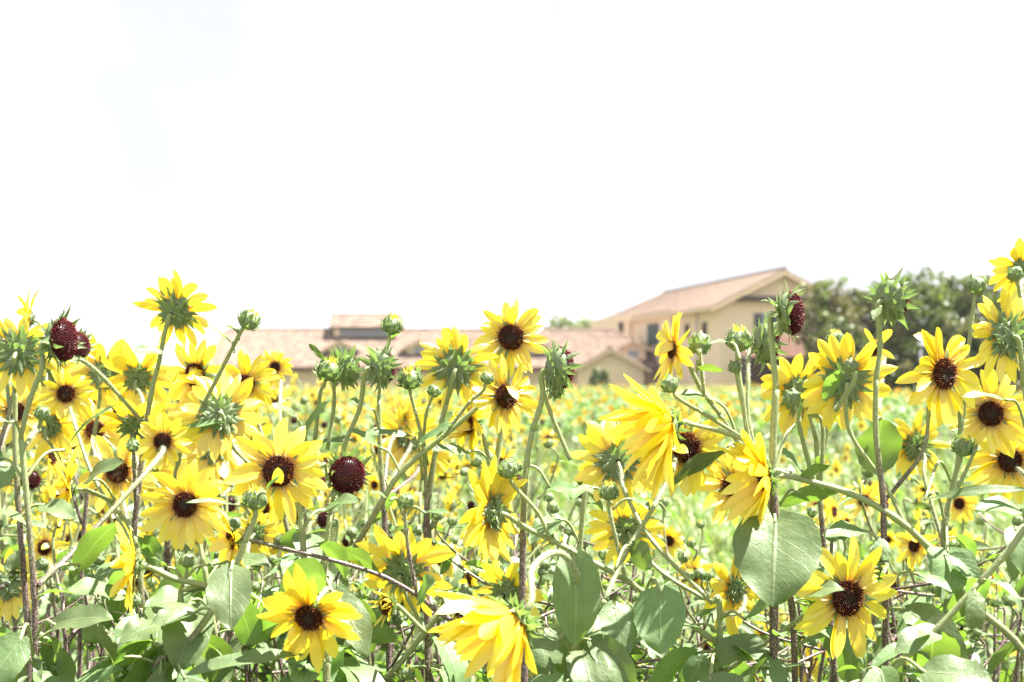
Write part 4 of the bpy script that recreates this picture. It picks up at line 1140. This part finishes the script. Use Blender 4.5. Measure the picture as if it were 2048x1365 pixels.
# ------------------------------------------------------------------ far field
M_FARLEAF = vcol_leafy('field_leaf', (1.1, 1.4, 0.5), 0.35)
M_FARPETAL = vcol_leafy('field_petal', (1.0, 0.9, 0.5), 0.35)
M_FARDISC = vcol_leafy('field_disc', (1, 1, 1), 0.0)
def small_plant(mb, rng, x, y, h, nfl, nl, petals=8):
    for k in range(nl):
        az = rng.uniform(0, 6.28); z = h * rng.uniform(0.45, 0.95); r = rng.uniform(0.02, 0.20); s = rng.uniform(0.05, 0.10)
        el = rng.uniform(-0.8, 0.7)
        u = Vector((math.cos(az) * math.cos(el), math.sin(az) * math.cos(el), math.sin(el))); w = Vector((-math.sin(az), math.cos(az), rng.uniform(-.3, .3))).normalized()
        c = Vector((x + r * math.cos(az), y + r * math.sin(az), z)); v = rng.uniform(0.7, 1.3); col = (0.145 * v, 0.205 * v, 0.085 * v)
        q = [mb.vert(p, (0, 0), col) for p in (c - u * s, c - u * s * 0.1 + w * s * 0.62, c + u * s, c - u * s * 0.1 - w * s * 0.62)]
        mb.face(q, 0)
    for k in range(nfl):
        az = rng.uniform(0, 6.28); r = rng.uniform(0.0, 0.2)
        c = Vector((x + r * math.cos(az), y + r * math.sin(az), h * rng.uniform(0.86, 1.06)))
        n = Vector((rng.gauss(0, 0.6), rng.choice([-1, -1, 0.6]), rng.gauss(0.35, 0.35))).normalized()
        Bm = basis(n); R0 = rng.uniform(0.042, 0.062); v = rng.uniform(0.75, 1.0)
        col = (0.92 * v, rng.uniform(0.42, 0.66) * v, 0.012)
        ctr = mb.vert(c - n * 0.008, (0, 0), col); ring = []
        for j in range(petals * 2):
            a = PI * j / petals; rr = R0 * (1.0 if j % 2 == 0 else 0.62) * rng.uniform(0.85, 1.1)
            ring.append(mb.vert(c + Bm @ Vector((rr * math.cos(a), rr * math.sin(a), rng.uniform(-.01, .012))), (0, 0), col))
        for j in range(petals * 2): mb.face((ctr, ring[j], ring[(j + 1) % (petals * 2)]), 1)
        if n.y < 0.2 and y < 45:
            dc = (0.07, 0.02, 0.01); cc = c + n * 0.004
            mb.face([mb.vert(cc + Bm @ Vector((R0 * .27 * math.cos(a), R0 * .27 * math.sin(a), 0.004)), (0, 0), dc) for a in [PI / 3 * j for j in range(6)]], 2)
        mb_stem(mb, Vector((x, y, h * 0.5)), c)
def mb_stem(mb, a, b):
    col = (0.2, 0.24, 0.1); w = 0.004
    q = [mb.vert(p, (0, 0), col) for p in (a + Vector((-w, 0, 0)), a + Vector((w, 0, 0)), b + Vector((w, 0, 0)), b + Vector((-w, 0, 0)))]
    mb.face(q, 0)
FMATS = [M_FARLEAF, M_FARPETAL, M_FARDISC]
rngK = random.Random(21)
small_meshes = []
for k in range(7):
    mb = MB(); 
    mb.tube([Vector((0, 0, 0)), Vector((0.01, 0, 0.4)), Vector((0, 0.01, 0.8))], [0.006, 0.006, 0.004], 5, 0, [0.2] * 3)
    for q in range(15): mb.c[q] = (0.16, 0.17, 0.08)
    small_plant(mb, rngK, 0, 0, 0.9, rngK.randint(2, 4), 26, 9)
    small_meshes.append(mb.mesh('distant_sunflower', FMATS))
far_spots = []
for i in range(3000):
    if len(far_spots) >= 150: break
    d = rngK.uniform(11.5, 26); px = rngK.uniform(-30, 2080)
    if px > 1000 and d < 19: continue
    x = X(px, d)
    if any((x - a) ** 2 + (d - b) ** 2 < 0.12 for a, b in far_spots): continue
    far_spots.append((x, d))
    o = obj('distant_sunflower', rngK.choice(small_meshes), None, (x, d, 0), None, rngK.uniform(0.82, 1.08))
    o.rotation_euler = (0, 0, rngK.uniform(-0.7, 0.7))
    tag(o, 'small distant yellow-flowered sunflower plant at the near side of the far field', 'sunflower plant', 'distant sunflower plants before the far field')
mb = MB()
for i in range(5600):
    d = 20 + 66 * rngK.random() ** 0.8
    px = rngK.uniform(-80, 2130); x = X(px, d)
    small_plant(mb, rngK, x, d, rngK.uniform(0.66, 0.92) + 0.16 * noise.noise(Vector((x * 0.3, d * 0.2, 9))), 0 if noise.noise(Vector((x * 0.35, d * 0.16, 3))) < -0.22 else rngK.choice([0, 0, 1, 1, 2, 2]) if px < 1000 else rngK.choice([0, 0, 0, 1, 1, 2]), 15 if d < 45 else 10, 5)
g = obj('sunflower_field', mb.mesh('sunflower_field', FMATS)); kind(g, 'stuff')

# ------------------------------------------------------------------ buildings
M_TILE = plain('roof_tile', (0.175, 0.122, 0.095), (0.23, 0.168, 0.138), 3.0, 0.8, 0.0, 0.2, usecol=True)
M_WALL = plain('stucco', (0.80, 0.615, 0.435), (0.84, 0.66, 0.485), 1.4, 0.9, 0.05)
M_TRIM = plain('cream_trim', (0.74, 0.55, 0.37), (0.79, 0.60, 0.43), 3.0, 0.8)
M_FASCIA = plain('brown_fascia', (0.16, 0.09, 0.05), (0.22, 0.13, 0.08), 4.0, 0.8)
M_WHITE = plain('white_paint', (0.72, 0.72, 0.72), (0.80, 0.80, 0.80), 5.0, 0.6)
M_GLASS = plain('window_glass', (0.16, 0.19, 0.24), (0.24, 0.27, 0.32), 3.0, 0.12, 0, 0.6)
M_SHUT = plain('green_shutter', (0.02, 0.05, 0.035), (0.03, 0.07, 0.05), 6.0, 0.6)
M_DARKSH = plain('dark_grey_shutter', (0.06, 0.065, 0.08), (0.09, 0.095, 0.11), 6.0, 0.6)
M_WOOD = plain('dark_brown_wood', (0.035, 0.018, 0.012), (0.07, 0.035, 0.022), 5.0, 0.8)
M_LOUVRE = plain('grey_louvre', (0.34, 0.35, 0.40), (0.42, 0.43, 0.47), 8.0, 0.6)
M_PIPE = plain('grey_pipe', (0.42, 0.42, 0.43), (0.5, 0.5, 0.5), 8.0, 0.5)

def tile_roof(mb, a, b, c, d, period=0.32, th=0.12, seed=1):
    """corrugated barrel-tile slope; a-b along the eave, d-c along the ridge (same sense)"""
    rng = random.Random(seed)
    a, b, c, d = map(Vector, (a, b, c, d))
    n = (b - a).cross(d - a).normalized()
    if n.z < 0: n = -n
    wid = (b - a).length; cols = max(4, int(wid / period)); rowsn = max(3, int((d - a).length / 0.42))
    top = []
    tone = [[rng.uniform(0.72, 1.18) for _ in range(cols + 1)] for _ in range(rowsn + 2)]
    for r in range(rowsn + 1):
        t = r / rowsn
        p0 = a.lerp(d, t); p1 = b.lerp(c, t)
        for step in (0, 1):
            if r == 0 and step == 1: continue
            if r == rowsn and step == 0: pass
            off = 0.035 if step == 1 and r < rowsn else 0.0
            row = []
            for k in range(cols * 4 + 1):
                u = k / (cols * 4); ph = (k % 4) / 4
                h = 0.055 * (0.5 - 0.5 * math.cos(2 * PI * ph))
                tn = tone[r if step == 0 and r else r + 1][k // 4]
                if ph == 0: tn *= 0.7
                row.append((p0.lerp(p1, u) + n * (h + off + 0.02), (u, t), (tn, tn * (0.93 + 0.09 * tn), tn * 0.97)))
            top.append(row)
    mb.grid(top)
    # soffit under the tiles
    q = [mb.vert(p - n * 0.06, (0, 0), (0.5, 0.4, 0.35)) for p in (a, b, c, d)]
    mb.face(q[::-1])
    e = [mb.vert(p + n * 0.02, (0, 0), (0.6, 0.5, 0.45)) for p in (a, b)]
    mb.face((q[0], q[1], e[1], e[0]))
def ridge_cap(mb, a, b, r=0.13):
    a, b = Vector(a), Vector(b); n = max(3, int((b - a).length / 0.4))
    for i in range(n):
        p, q = a.lerp(b, i / n), a.lerp(b, (i + 1) / n)
        mb.tube([p, q], [r, r * 0.86], 8, 0, [0.95] * 2)
def wall_poly(mb, pts, off): mb.prism([Vector(p) for p in pts], Vector(off))

def window(parent, cx, cz, w, h, y, shutters=None, frame=None):
    """window on a wall facing -Y at y"""
    fr = MB(); t = 0.07 * max(w, 0.6)
    fr.box((cx - w / 2, y - 0.05, cz + h / 2 - t), (cx + w / 2, y + 0.02, cz + h / 2)); fr.box((cx - w / 2, y - 0.05, cz - h / 2), (cx + w / 2, y + 0.02, cz - h / 2 + t))
    fr.box((cx - w / 2, y - 0.05, cz - h / 2 + t), (cx - w / 2 + t, y + 0.02, cz + h / 2 - t)); fr.box((cx + w / 2 - t, y - 0.05, cz - h / 2 + t), (cx + w / 2, y + 0.02, cz + h / 2 - t))
    fr.box((cx - t / 3, y - 0.04, cz - h / 2 + t), (cx + t / 3, y + 0.02, cz + h / 2 - t))
    fr.box((cx - w / 2 + t, y - 0.038, cz - t / 3), (cx - t / 3, y + 0.02, cz + t / 3)); fr.box((cx + t / 3, y - 0.038, cz - t / 3), (cx + w / 2 - t, y + 0.02, cz + t / 3))
    o = obj('window', fr.mesh('window', [frame or M_WHITE], False), parent)
    g = MB(); g.box((cx - w / 2 + t, y - 0.015, cz - h / 2 + t), (cx + w / 2 - t, y + 0.015, cz + h / 2 - t))
    obj('pane', g.mesh('pane', [M_GLASS], False), o)
    return o

# -- the long low building
LH = empty('low_house', (0, 108, 0)); tag(LH, 'long low cream building under a pinkish tiled roof with dormers and a cupola', 'house')
Y0, YR, YB = 107.0, 112.0, 117.0
EZ, RZ = 1.98, 4.9
XL, XR, XH = -22.4, 12.3, 8.0
def lp(p): return Vector((p[0], p[1] - 108, p[2]))
mb = MB()
tile_roof(mb, lp((XL, Y0, EZ)), lp((XR, Y0, EZ)), lp((XH, YR, RZ)), lp((XL, YR, RZ)), seed=1)
tile_roof(mb, lp((XR, YB, EZ)), lp((XL, YB, EZ)), lp((XL, YR, RZ)), lp((XH, YR, RZ)), seed=2)
tile_roof(mb, lp((XR, Y0, EZ)), lp((XR, YB, EZ)), lp((XH + 0.01, YR + 0.05, RZ)), lp((XH, YR, RZ)), seed=3)
ridge_cap(mb, lp((XL, YR, RZ + 0.08)), lp((XH, YR, RZ + 0.08)))
ridge_cap(mb, lp((XH, YR, RZ + 0.08)), lp((XR, Y0, EZ + 0.08)))
roof = obj('roof', mb.mesh('roof', [M_TILE], False), LH)
mb = MB()
wall_poly(mb, [lp((XL + .7, 107.8, -0.3)), lp((XR - .5, 107.8, -0.3)), lp((XR - .5, 107.8, EZ + 0.1)), lp((XL + .7, 107.8, EZ + 0.1))], (0, 0.25, 0))
wall_poly(mb, [lp((XL + .5, 107.6, -0.3)), lp((XL + .5, 116.4, -0.3)), lp((XL + .5, 116.4, EZ)), lp((XL + .5, 112, RZ - 0.35)), lp((XL + .5, 107.6, EZ))], (0.2, 0, 0))
wall_poly(mb, [lp((XL + .7, 116.2, -0.3)), lp((XR - .5, 116.2, -0.3)), lp((XR - .5, 116.2, EZ + 0.1)), lp((XL + .7, 116.2, EZ + 0.1))], (0, 0.25, 0))
obj('wall', mb.mesh('wall', [M_WALL], False), LH)
mb = MB()
mb.box((XL, Y0 - 108 - 0.06, EZ - 0.34), (XR, Y0 - 108 + 0.03, EZ - 0.07))
obj('fascia', mb.mesh('fascia', [M_FASCIA], False), LH)
for sgn in (1, -1):
    mb = MB()
    a = lp((XL - 0.50, 112, RZ - 0.02)); b = lp((XL - 0.50, 112 - sgn * 5.05, EZ - 0.04))
    mb.prism([a, b, b + Vector((0, 0, -0.5)), a + Vector((0, 0, -0.62))], Vector((0.49, 0, 0)))
    obj('bargeboard', mb.mesh('bargeboard', [M_FASCIA], False), LH)
def slope_y(z): return Y0 + (z - EZ) * (YR - Y0) / (RZ - EZ)
def slope_z(y): return EZ + (y - Y0) * (RZ - EZ) / (YR - Y0)
# dormers
for k, px in enumerate((683, 838, 1078, 1266)):
    cx = X(px, 108.7); yw = 108.7; ez, pz = 3.42, 4.0; hw, rw = 0.95, 1.45
    if k == 3: yw = 107.9; cx = X(px, 107.9); ez, pz = 3.42, 4.05
    d = obj('dormer', None, LH, lp((cx, yw, 0)))
    m = MB()
    zb = slope_z(yw) - 0.15
    yb = slope_y(pz) + 0.3
    m.prism([Vector((-hw, 0, zb)), Vector((hw, 0, zb)), Vector((hw, 0, ez)), Vector((0, 0, pz - 0.2)), Vector((-hw, 0, ez))], Vector((0, yb - yw - 0.4, 0)))
    obj('dormer_wall', m.mesh('dormer_wall', [M_WALL], False), d)
    m = MB()
    for sg in (-1, 1):
        a = Vector((sg * rw, -0.45, ez - 0.1)); b = Vector((sg * rw, yb - yw, ez - 0.1)); c = Vector((0, yb - yw, pz)); e = Vector((0, -0.45, pz))
        tile_roof(m, a, b, c, e, 0.3, seed=10 + k)
    ridge_cap(m, Vector((0, -0.45, pz + 0.04)), Vector((0, yb - yw, pz + 0.04)), 0.09)
    obj('dormer_roof', m.mesh('dormer_roof', [M_TILE], False), d)
    m = MB()
    for sg in (-1, 1):
        a = Vector((0, -0.5, pz - 0.03)); b = Vector((sg * (rw + 0.03), -0.5, ez - 0.14))
        m.prism([a, b, b + Vector((0, 0, -0.14)), a + Vector((0, 0, -0.16))], Vector((0, 0.08, 0)))
    obj('gable_trim', m.mesh('gable_trim', [M_TRIM], False), d)
    window(d, 0, (zb + ez) / 2 + 0.12, 0.82, 0.62, -0.002)
# cupola
cu = obj('cupola', None, LH, lp((X(734, 112), 112, 0)))
hwx = (X(806, 112) - X(662, 112)) / 2
m = MB()
m.box((-hwx + 0.35, -0.9, RZ - 0.75), (hwx - 0.35, 0.9, 5.35))
m.prism([Vector((-hwx + 0.35, -0.9, 5.36)), Vector((-hwx + 0.35, 0.9, 5.36)), Vector((-hwx + 0.35, 0, 6.0))], Vector((2 * hwx - 0.7, 0, 0)))
obj('cupola_wall', m.mesh('cupola_wall', [M_WALL], False), cu)
m = MB()
tile_roof(m, Vector((-hwx, -1.45, 5.12)), Vector((hwx, -1.45, 5.12)), Vector((hwx - 0.05, 0, 6.12)), Vector((-hwx + 0.05, 0, 6.12)), 0.3, seed=31)
tile_roof(m, Vector((hwx, 1.45, 5.12)), Vector((-hwx, 1.45, 5.12)), Vector((-hwx + 0.05, 0, 6.12)), Vector((hwx - 0.05, 0, 6.12)), 0.3, seed=32)
ridge_cap(m, Vector((-hwx, 0, 6.17)), Vector((hwx, 0, 6.17)), 0.11)
obj('cupola_roof', m.mesh('cupola_roof', [M_TILE], False), cu)
m = MB()
for i in range(6):
    z = 4.52 + i * 0.1
    m.prism([Vector((-hwx + 0.8, -0.93, z)), Vector((-hwx + 0.8, -1.0, z - 0.05)), Vector((-hwx + 0.8, -0.93, z + 0.06))], Vector((2 * hwx - 1.6, 0, 0)))
obj('louvre', m.mesh('louvre', [M_LOUVRE], False), cu)
# gabled wing in front
wcx, whw, wy = 7.25, 2.75, 104.2; wez, wpz = 1.93, 3.36
wg = obj('gabled_wing', None, LH, lp((wcx, wy, 0)))
m = MB()
m.prism([Vector((-whw + .35, 0, -0.3)), Vector((whw - .35, 0, -0.3)), Vector((whw - .35, 0, wez)), Vector((0, 0, wpz - 0.2)), Vector((-whw + .35, 0, wez))], Vector((0, 3.5, 0)))
obj('wing_wall', m.mesh('wing_wall', [M_WALL], False), wg)
m = MB()
for sg in (-1, 1):
    yb2 = slope_y(wpz) - wy + 0.4
    tile_roof(m, Vector((sg * (whw + .1), -0.5, wez - 0.12)), Vector((sg * (whw + .1), yb2, wez - 0.12)), Vector((0, yb2, wpz)), Vector((0, -0.5, wpz)), seed=40 + sg)
ridge_cap(m, Vector((0, -0.5, wpz + 0.05)), Vector((0, 4.8, wpz + 0.05)), 0.1)
obj('wing_roof', m.mesh('wing_roof', [M_TILE], False), wg)
m = MB()
for sg in (-1, 1):
    a = Vector((0, -0.56, wpz - 0.04)); b = Vector((sg * (whw + 0.14), -0.56, wez - 0.17))
    m.prism([a, b, b + Vector((0, 0, -0.2)), a + Vector((0, 0, -0.24))], Vector((0, 0.09, 0)))
obj('gable_trim', m.mesh('gable_trim', [M_TRIM], False), wg)

# -- the two-storey house, turned a little to the left
TH = empty('tall_house', (13.9, 95, 0)); tag(TH, 'two-storey cream house with a low tiled roof and gable facing the field', 'house')
TH.rotation_euler = (0, 0, R(10.5))
TW, TD, TE, TP = 8.7, 33.0, 6.3, 8.45
m = MB()
for lo, hi in (((0, 0.2, -0.3), (0.3, TD, TE)), ((TW - .3, 0.2, -0.3), (TW, TD, TE)), ((0.3, TD - .3, -0.3), (TW - .3, TD, TE))): m.box(lo, hi)
m.prism([Vector((0, 0, -0.3)), Vector((TW, 0, -0.3)), Vector((TW, 0, TE)), Vector((TW / 2, 0, TP - 0.25)), Vector((0, 0, TE))], Vector((0, 0.2, 0)))
m.box((-0.5, 9.5, -0.3), (0.0, 20, TE - 0.02)); m.box((-0.9, 20, -0.3), (0.0, 32.5, TE - 0.02))
obj('wall', m.mesh('wall', [M_WALL], False), TH)
m = MB(); ov = 0.75; sl = (TP - TE) / (TW / 2); ze = TE - ov * sl
hipy = TD - 5.5
tile_roof(m, Vector((-ov, TD + ov, ze)), Vector((-ov, -0.6, ze)), Vector((TW / 2, -0.6, TP)), Vector((TW / 2, hipy, TP)), 0.34, seed=51)
tile_roof(m, Vector((TW + ov, -0.6, ze)), Vector((TW + ov, TD + ov, ze)), Vector((TW / 2, hipy, TP)), Vector((TW / 2, -0.6, TP)), 0.34, seed=52)
tile_roof(m, Vector((TW + ov, TD + ov, ze)), Vector((-ov, TD + ov, ze)), Vector((TW / 2 - .01, hipy, TP)), Vector((TW / 2, hipy, TP)), 0.34, seed=53)
ridge_cap(m, Vector((TW / 2, -0.6, TP + .08)), Vector((TW / 2, hipy, TP + .08)), 0.14)
obj('roof', m.mesh('roof', [M_TILE], False), TH)
m = MB()
for sg in (-1, 1):
    a = Vector((TW / 2, -0.68, TP - 0.06)); b = Vector((TW / 2 + sg * (TW / 2 + ov + 0.04), -0.68, ze - 0.08))
    m.prism([a, b, b + Vector((0, 0, -0.24)), a + Vector((0, 0, -0.28))], Vector((0, 0.1, 0)))
obj('gable_trim', m.mesh('gable_trim', [M_TRIM], False), TH)
m = MB(); m.box((-ov - 0.08, -0.55, ze - 0.2), (-ov + 0.06, TD + ov, ze - 0.02)); m.box((-ov + 0.06, -0.3, ze - 0.16), (-0.002, TD, ze - 0.08))
obj('gutter', m.mesh('gutter', [M_TRIM], False), TH)
m = MB()
tile_roof(m, Vector((0.9, -0.62, TE + 0.12)), Vector((TW - 0.2, -0.62, TE + 0.12)), Vector((TW - 0.2, 0, TE + 0.36)), Vector((0.9, 0, TE + 0.36)), 0.3, seed=54)
obj('pent_roof', m.mesh('pent_roof', [M_TILE], False), TH)
m = MB(); m.box((0.0, -0.14, TE - 0.25), (TW, -0.002, TE - 0.02))
obj('string_course', m.mesh('string_course', [M_TRIM], False), TH)
# gable window with a dark shutter
w = window(TH, 3.25, 4.75, 0.55, 1.6, -0.003)
m = MB()
for sg in (-1, 1):
    c = 3.25 + sg * 0.575
    m.box((c - 0.28, -0.07, 3.95), (c + 0.28, -0.002, 5.55))
    for i in range(12): m.box((c - 0.24, -0.09, 4.02 + i * 0.125), (c + 0.24, -0.0701, 4.09 + i * 0.125))
obj('shutter', m.mesh('shutter', [M_DARKSH], False), w)
def side_window(name, y, z, w, h, mat, x=-0.0):
    m = MB(); m.box((x - 0.05, y - w / 2, z - h / 2), (x + 0.02, y + w / 2, z + h / 2))
    o = obj(name, m.mesh(name, [mat], False), TH)
    m = MB()
    m.box((x - 0.07, y - w / 2 - 0.08, z + h / 2), (x - 0.001, y + w / 2 + 0.08, z + h / 2 + 0.08)); m.box((x - 0.09, y - w / 2 - 0.1, z - h / 2 - 0.08), (x - 0.001, y + w / 2 + 0.1, z - h / 2))
    obj('window_frame', m.mesh('window_frame', [M_TRIM], False), o)
side_window('slit_window', 3.2, 4.6, 1.0, 0.9, M_WOOD); side_window('slit_window', 7.2, 4.6, 1.0, 0.9, M_WOOD)
side_window('shuttered_window', 14.2, 4.5, 3.2, 1.7, M_SHUT, -0.5)
side_window('slit_window', 22.2, 5.0, 1.6, 1.5, M_WOOD, -0.9)
m = MB(); m.tube([Vector((-0.12, 4.6, 0)), Vector((-0.12, 4.6, TE - 0.4))], [0.06, 0.06], 8)
obj('downpipe', m.mesh('downpipe', [M_PIPE], True), TH)
# dark timber shed in front of it, under the trees
SH = empty('timber_shed', (16.6, 88, 0)); tag(SH, 'dark brown timber shed with a brown lean-to roof below the two-storey house', 'shed')
m = MB(); m.box((-1.9, 0, -0.2), (3.4, 3.6, 2.55))
for i in range(21): m.box((-1.9 + i * 0.25, -0.03, -0.1), (-1.9 + i * 0.25 + 0.2, -0.001, 2.5))
obj('wall', m.mesh('wall', [M_WOOD], False), SH)
m = MB(); tile_roof(m, Vector((-2.3, -0.5, 2.5)), Vector((3.8, -0.5, 2.5)), Vector((3.8, 4.0, 3.9)), Vector((-2.3, 4.0, 3.9)), 0.3, seed=61)
obj('roof', m.mesh('roof', [plain('brown_tile', (0.085, 0.040, 0.026), (0.13, 0.062, 0.040), 3, 0.8)], False), SH)

# utility pole far left
UP = empty('utility_pole', (X(257, 420), 420, 0)); tag(UP, 'thin grey utility pole far off above the left flowers', 'pole')
m = MB(); m.tube([Vector((0, 0, -1)), Vector((0, 0, 13.2))], [0.28, 0.2], 8); obj('pole', m.mesh('pole', [M_PIPE]), UP)
m = MB(); m.box((-0.9, -0.3, 12.2), (0.9, -0.21, 12.4)); m.box((-0.6, -0.3, 11.2), (0.6, -0.21, 11.35)); obj('crossarm', m.mesh('crossarm', [M_PIPE], False), UP)

# ------------------------------------------------------------------ trees
M_CROWN = vcol_leafy('tree_leaf', (1.1, 1.4, 0.4), 0.3, 0.05)
M_BARK = plain('bark', (0.09, 0.065, 0.045), (0.16, 0.12, 0.09), 6, 0.9, 0.3)
def tree(label, x, y, h, rad, seed, cols, group, leaves=3000, base=0.12, name='tree', lump=1.0, size=0.115):
    rng = random.Random(seed)
    t = empty(name, (x, y, 0)); tag(t, label, 'tree' if name == 'tree' else 'shrub', group)
    m = MB()
    trunk = catmull([Vector((0, 0, -0.1)), Vector((rng.uniform(-.15, .15), 0, h * 0.3)), Vector((rng.uniform(-.3, .3), 0, h * 0.6)), Vector((0, 0, h * 0.86))], 5)
    m.tube(trunk, [0.05 * h * 0.6 * (1 - 0.85 * i / (len(trunk) - 1)) for i in range(len(trunk))], 7)
    tips = []
    for k in range(17):
        p = trunk[int(len(trunk) * rng.uniform(0.2, 0.98)) - 1]
        az = rng.uniform(0, 6.28); el = rng.uniform(0.15, 1.1)
        ln = rad * rng.uniform(0.6, 1.0)
        q = p + Vector((math.cos(az) * math.cos(el), math.sin(az) * math.cos(el), math.sin(el))) * ln
        m.tube(catmull([p, p.lerp(q, 0.5) + Vector((0, 0, -0.05 * ln)), q], 3), [0.03 * h * 0.3 * (1 - 0.8 * i / 6) for i in range(7)], 5); tips.append(q)
    obj('trunk', m.mesh('trunk', [M_BARK]), t)
    m = MB()
    clumps = []
    for k in range(int(34 * lump)):
        u = rng.random(); az = rng.uniform(0, 6.28)
        z = h * (base + (0.94 - base) * u)
        prof = (math.sin(PI * min(1, (u * 0.82 + 0.16))) ** 0.6)
        r = rad * prof * rng.uniform(0.45, 0.98)
        clumps.append((Vector((r * math.cos(az), r * math.sin(az), z)), rad * rng.uniform(0.22, 0.42), rng.choice(cols)))
    for k in range(int(24 * lump)):   # shoots that break the outline
        az = rng.uniform(0, 6.28); r = rad * rng.uniform(0, 0.7)
        clumps.append((Vector((r * math.cos(az), r * math.sin(az), h * rng.uniform(0.84, 1.04))), rad * rng.uniform(0.08, 0.18), rng.choice(cols)))
    for q in tips: clumps.append((q, rad * rng.uniform(0.18, 0.3), rng.choice(cols)))
    wsum = [c[1] ** 2 for c in clumps]
    for i in range(leaves):
        c, cr, col = rng.choices(clumps, wsum)[0]
        d = Vector((rng.gauss(0, 1), rng.gauss(0, 1), rng.gauss(0, 1.25))); d = d.normalized() * cr * rng.uniform(0.45, 1.08) 
        p = c + d
        u = Vector((rng.gauss(0, 1), rng.gauss(0, 1), rng.gauss(0, 1))).normalized(); w = u.orthogonal().normalized()
        w = (Quaternion(u, rng.uniform(0, 6)) @ w); s = size * rng.uniform(0.5, 1.25); v = rng.uniform(0.75, 1.25)
        cc = tuple(x * v for x in col)
        q = [m.vert(x, (0, 0), cc) for x in (p - u * s, p + w * s * 0.5, p + u * s, p - w * s * 0.5)]
        m.face(q)
    obj('crown', m.mesh('crown', [M_CROWN]), t)
G1, G2, G3, BR = (0.135, 0.165, 0.045), (0.095, 0.115, 0.038), (0.20, 0.235, 0.07), (0.145, 0.125, 0.050)
GR = 'trees at the right beyond the field'
for k, (px, top, rr, d, cols, lab) in enumerate((
        (1652, 572, 1.35, 62, [G1, BR, BR, G3], 'olive-brown bushy tree hiding the right end of the two-storey gable'),
        (1715, 590, 1.25, 63, [G2, BR, BR], 'brownish tree, second from the house, behind the tall green seed head'),
        (1765, 575, 1.2, 64, [G2, BR, G1], 'dark thin-topped tree between the seed head and the brightest green tree'),
        (1842, 552, 1.5, 61, [G3, G1, G1, G2], 'brightest green rounded tree, tallest of the group at the right'),
        (1915, 566, 1.4, 63, [G2, G2, G1], 'dark green tree just behind the upright bud at the right'),
        (1975, 566, 1.5, 62, [G2, G1, BR], 'dark tree rising behind the yellow flower back near the right edge'),
        (2045, 556, 1.6, 62, [G2, G1], 'dark tree cut by the right edge of the view'))):
    tree(lab, X(px, d), d, Z(top, d), rr, 700 + k, cols, GR, 6500)
for k, (px, top, rr, d) in enumerate(((1690, 640, 1.1, 60), (1790, 650, 1.1, 60.5), (1885, 640, 1.1, 60), (1950, 650, 1.1, 60), (2010, 640, 1.2, 60))):
    tree(['low dark bush below the olive-brown trees', 'low dark bush between the brown and bright green trees', 'low dark bush right of the bright green tree', 'low dark bush below the dark right-hand trees', 'low dark bush by the right edge of the view'][k],
         X(px, d), d, Z(top, d), rr, 740 + k, [G2, G2, BR], 'bushes under the right-hand trees', 4000, 0.02, 'bush')
for k, (px, top, rr) in enumerate(((1118, 640, 2.3), (1165, 646, 2.2))):
    tree(['pale green tree top over the roof ridge, left of the two', 'pale green tree top over the roof ridge, next to the tall house'][k], X(px, 140), 140, Z(top, 140), rr, 760 + k, [G3, G1], 'trees behind the low roof', 2600, 0.3, size=0.22)
for k, (px, top) in enumerate(((1190, 738), (1210, 741))):
    tree(['pointed dark green shrub before the gabled wing, left of the pair', 'pointed dark green shrub before the gabled wing, right of the pair'][k], X(px, 100), 100, Z(top, 100), 0.45, 780 + k, [G1, G2], 'shrubs before the gabled wing', 700, 0.02, 'shrub', size=0.12)

# ------------------------------------------------------------------ far hills and the air in front of them
mb = MB(); rows = []
for r in range(7):
    row = []
    for k in range(121):
        x = -1300 + 2600 * k / 120
        ridge = 27 + 12 * noise.noise(Vector((x * 0.0022, 2.2, 0))) + 4 * noise.noise(Vector((x * 0.01, 7, 0)))
        ridge *= 0.25 + 0.75 * max(0.0, min(1.0, (450 - x) / 1100))
        f = r / 6
        row.append((Vector((x, 1500 + 450 * f, max(-2, ridge * math.sin(f * PI / 2 * 1.0)) - 2)), (0, 0), (1, 1, 1)))
    rows.append(row)
mb.grid(rows)
h = obj('hills', mb.mesh('hills', [plain('hill_woods', (0.045, 0.065, 0.03), (0.075, 0.10, 0.05), 0.01, 0.9)])); kind(h, 'structure')

def haze_mat(density):
    m = bpy.data.materials.new('haze'); m.use_nodes = True; n = m.node_tree; n.nodes.clear()
    o = n.nodes.new("ShaderNodeOutputMaterial"); v = n.nodes.new("ShaderNodeVolumePrincipled")
    v.inputs['Color'].default_value = (0.93, 0.94, 1.0, 1); v.inputs['Density'].default_value = density
    v.inputs['Anisotropy'].default_value = 0.2
    n.links.new(v.outputs['Volume'], o.inputs['Volume']); return m
mb = MB(); mb.box((-6100, -80, -4.0), (6100, 6100, 48))
h = obj('haze', mb.mesh('haze', [haze_mat(0.00022)], False)); kind(h, 'stuff')
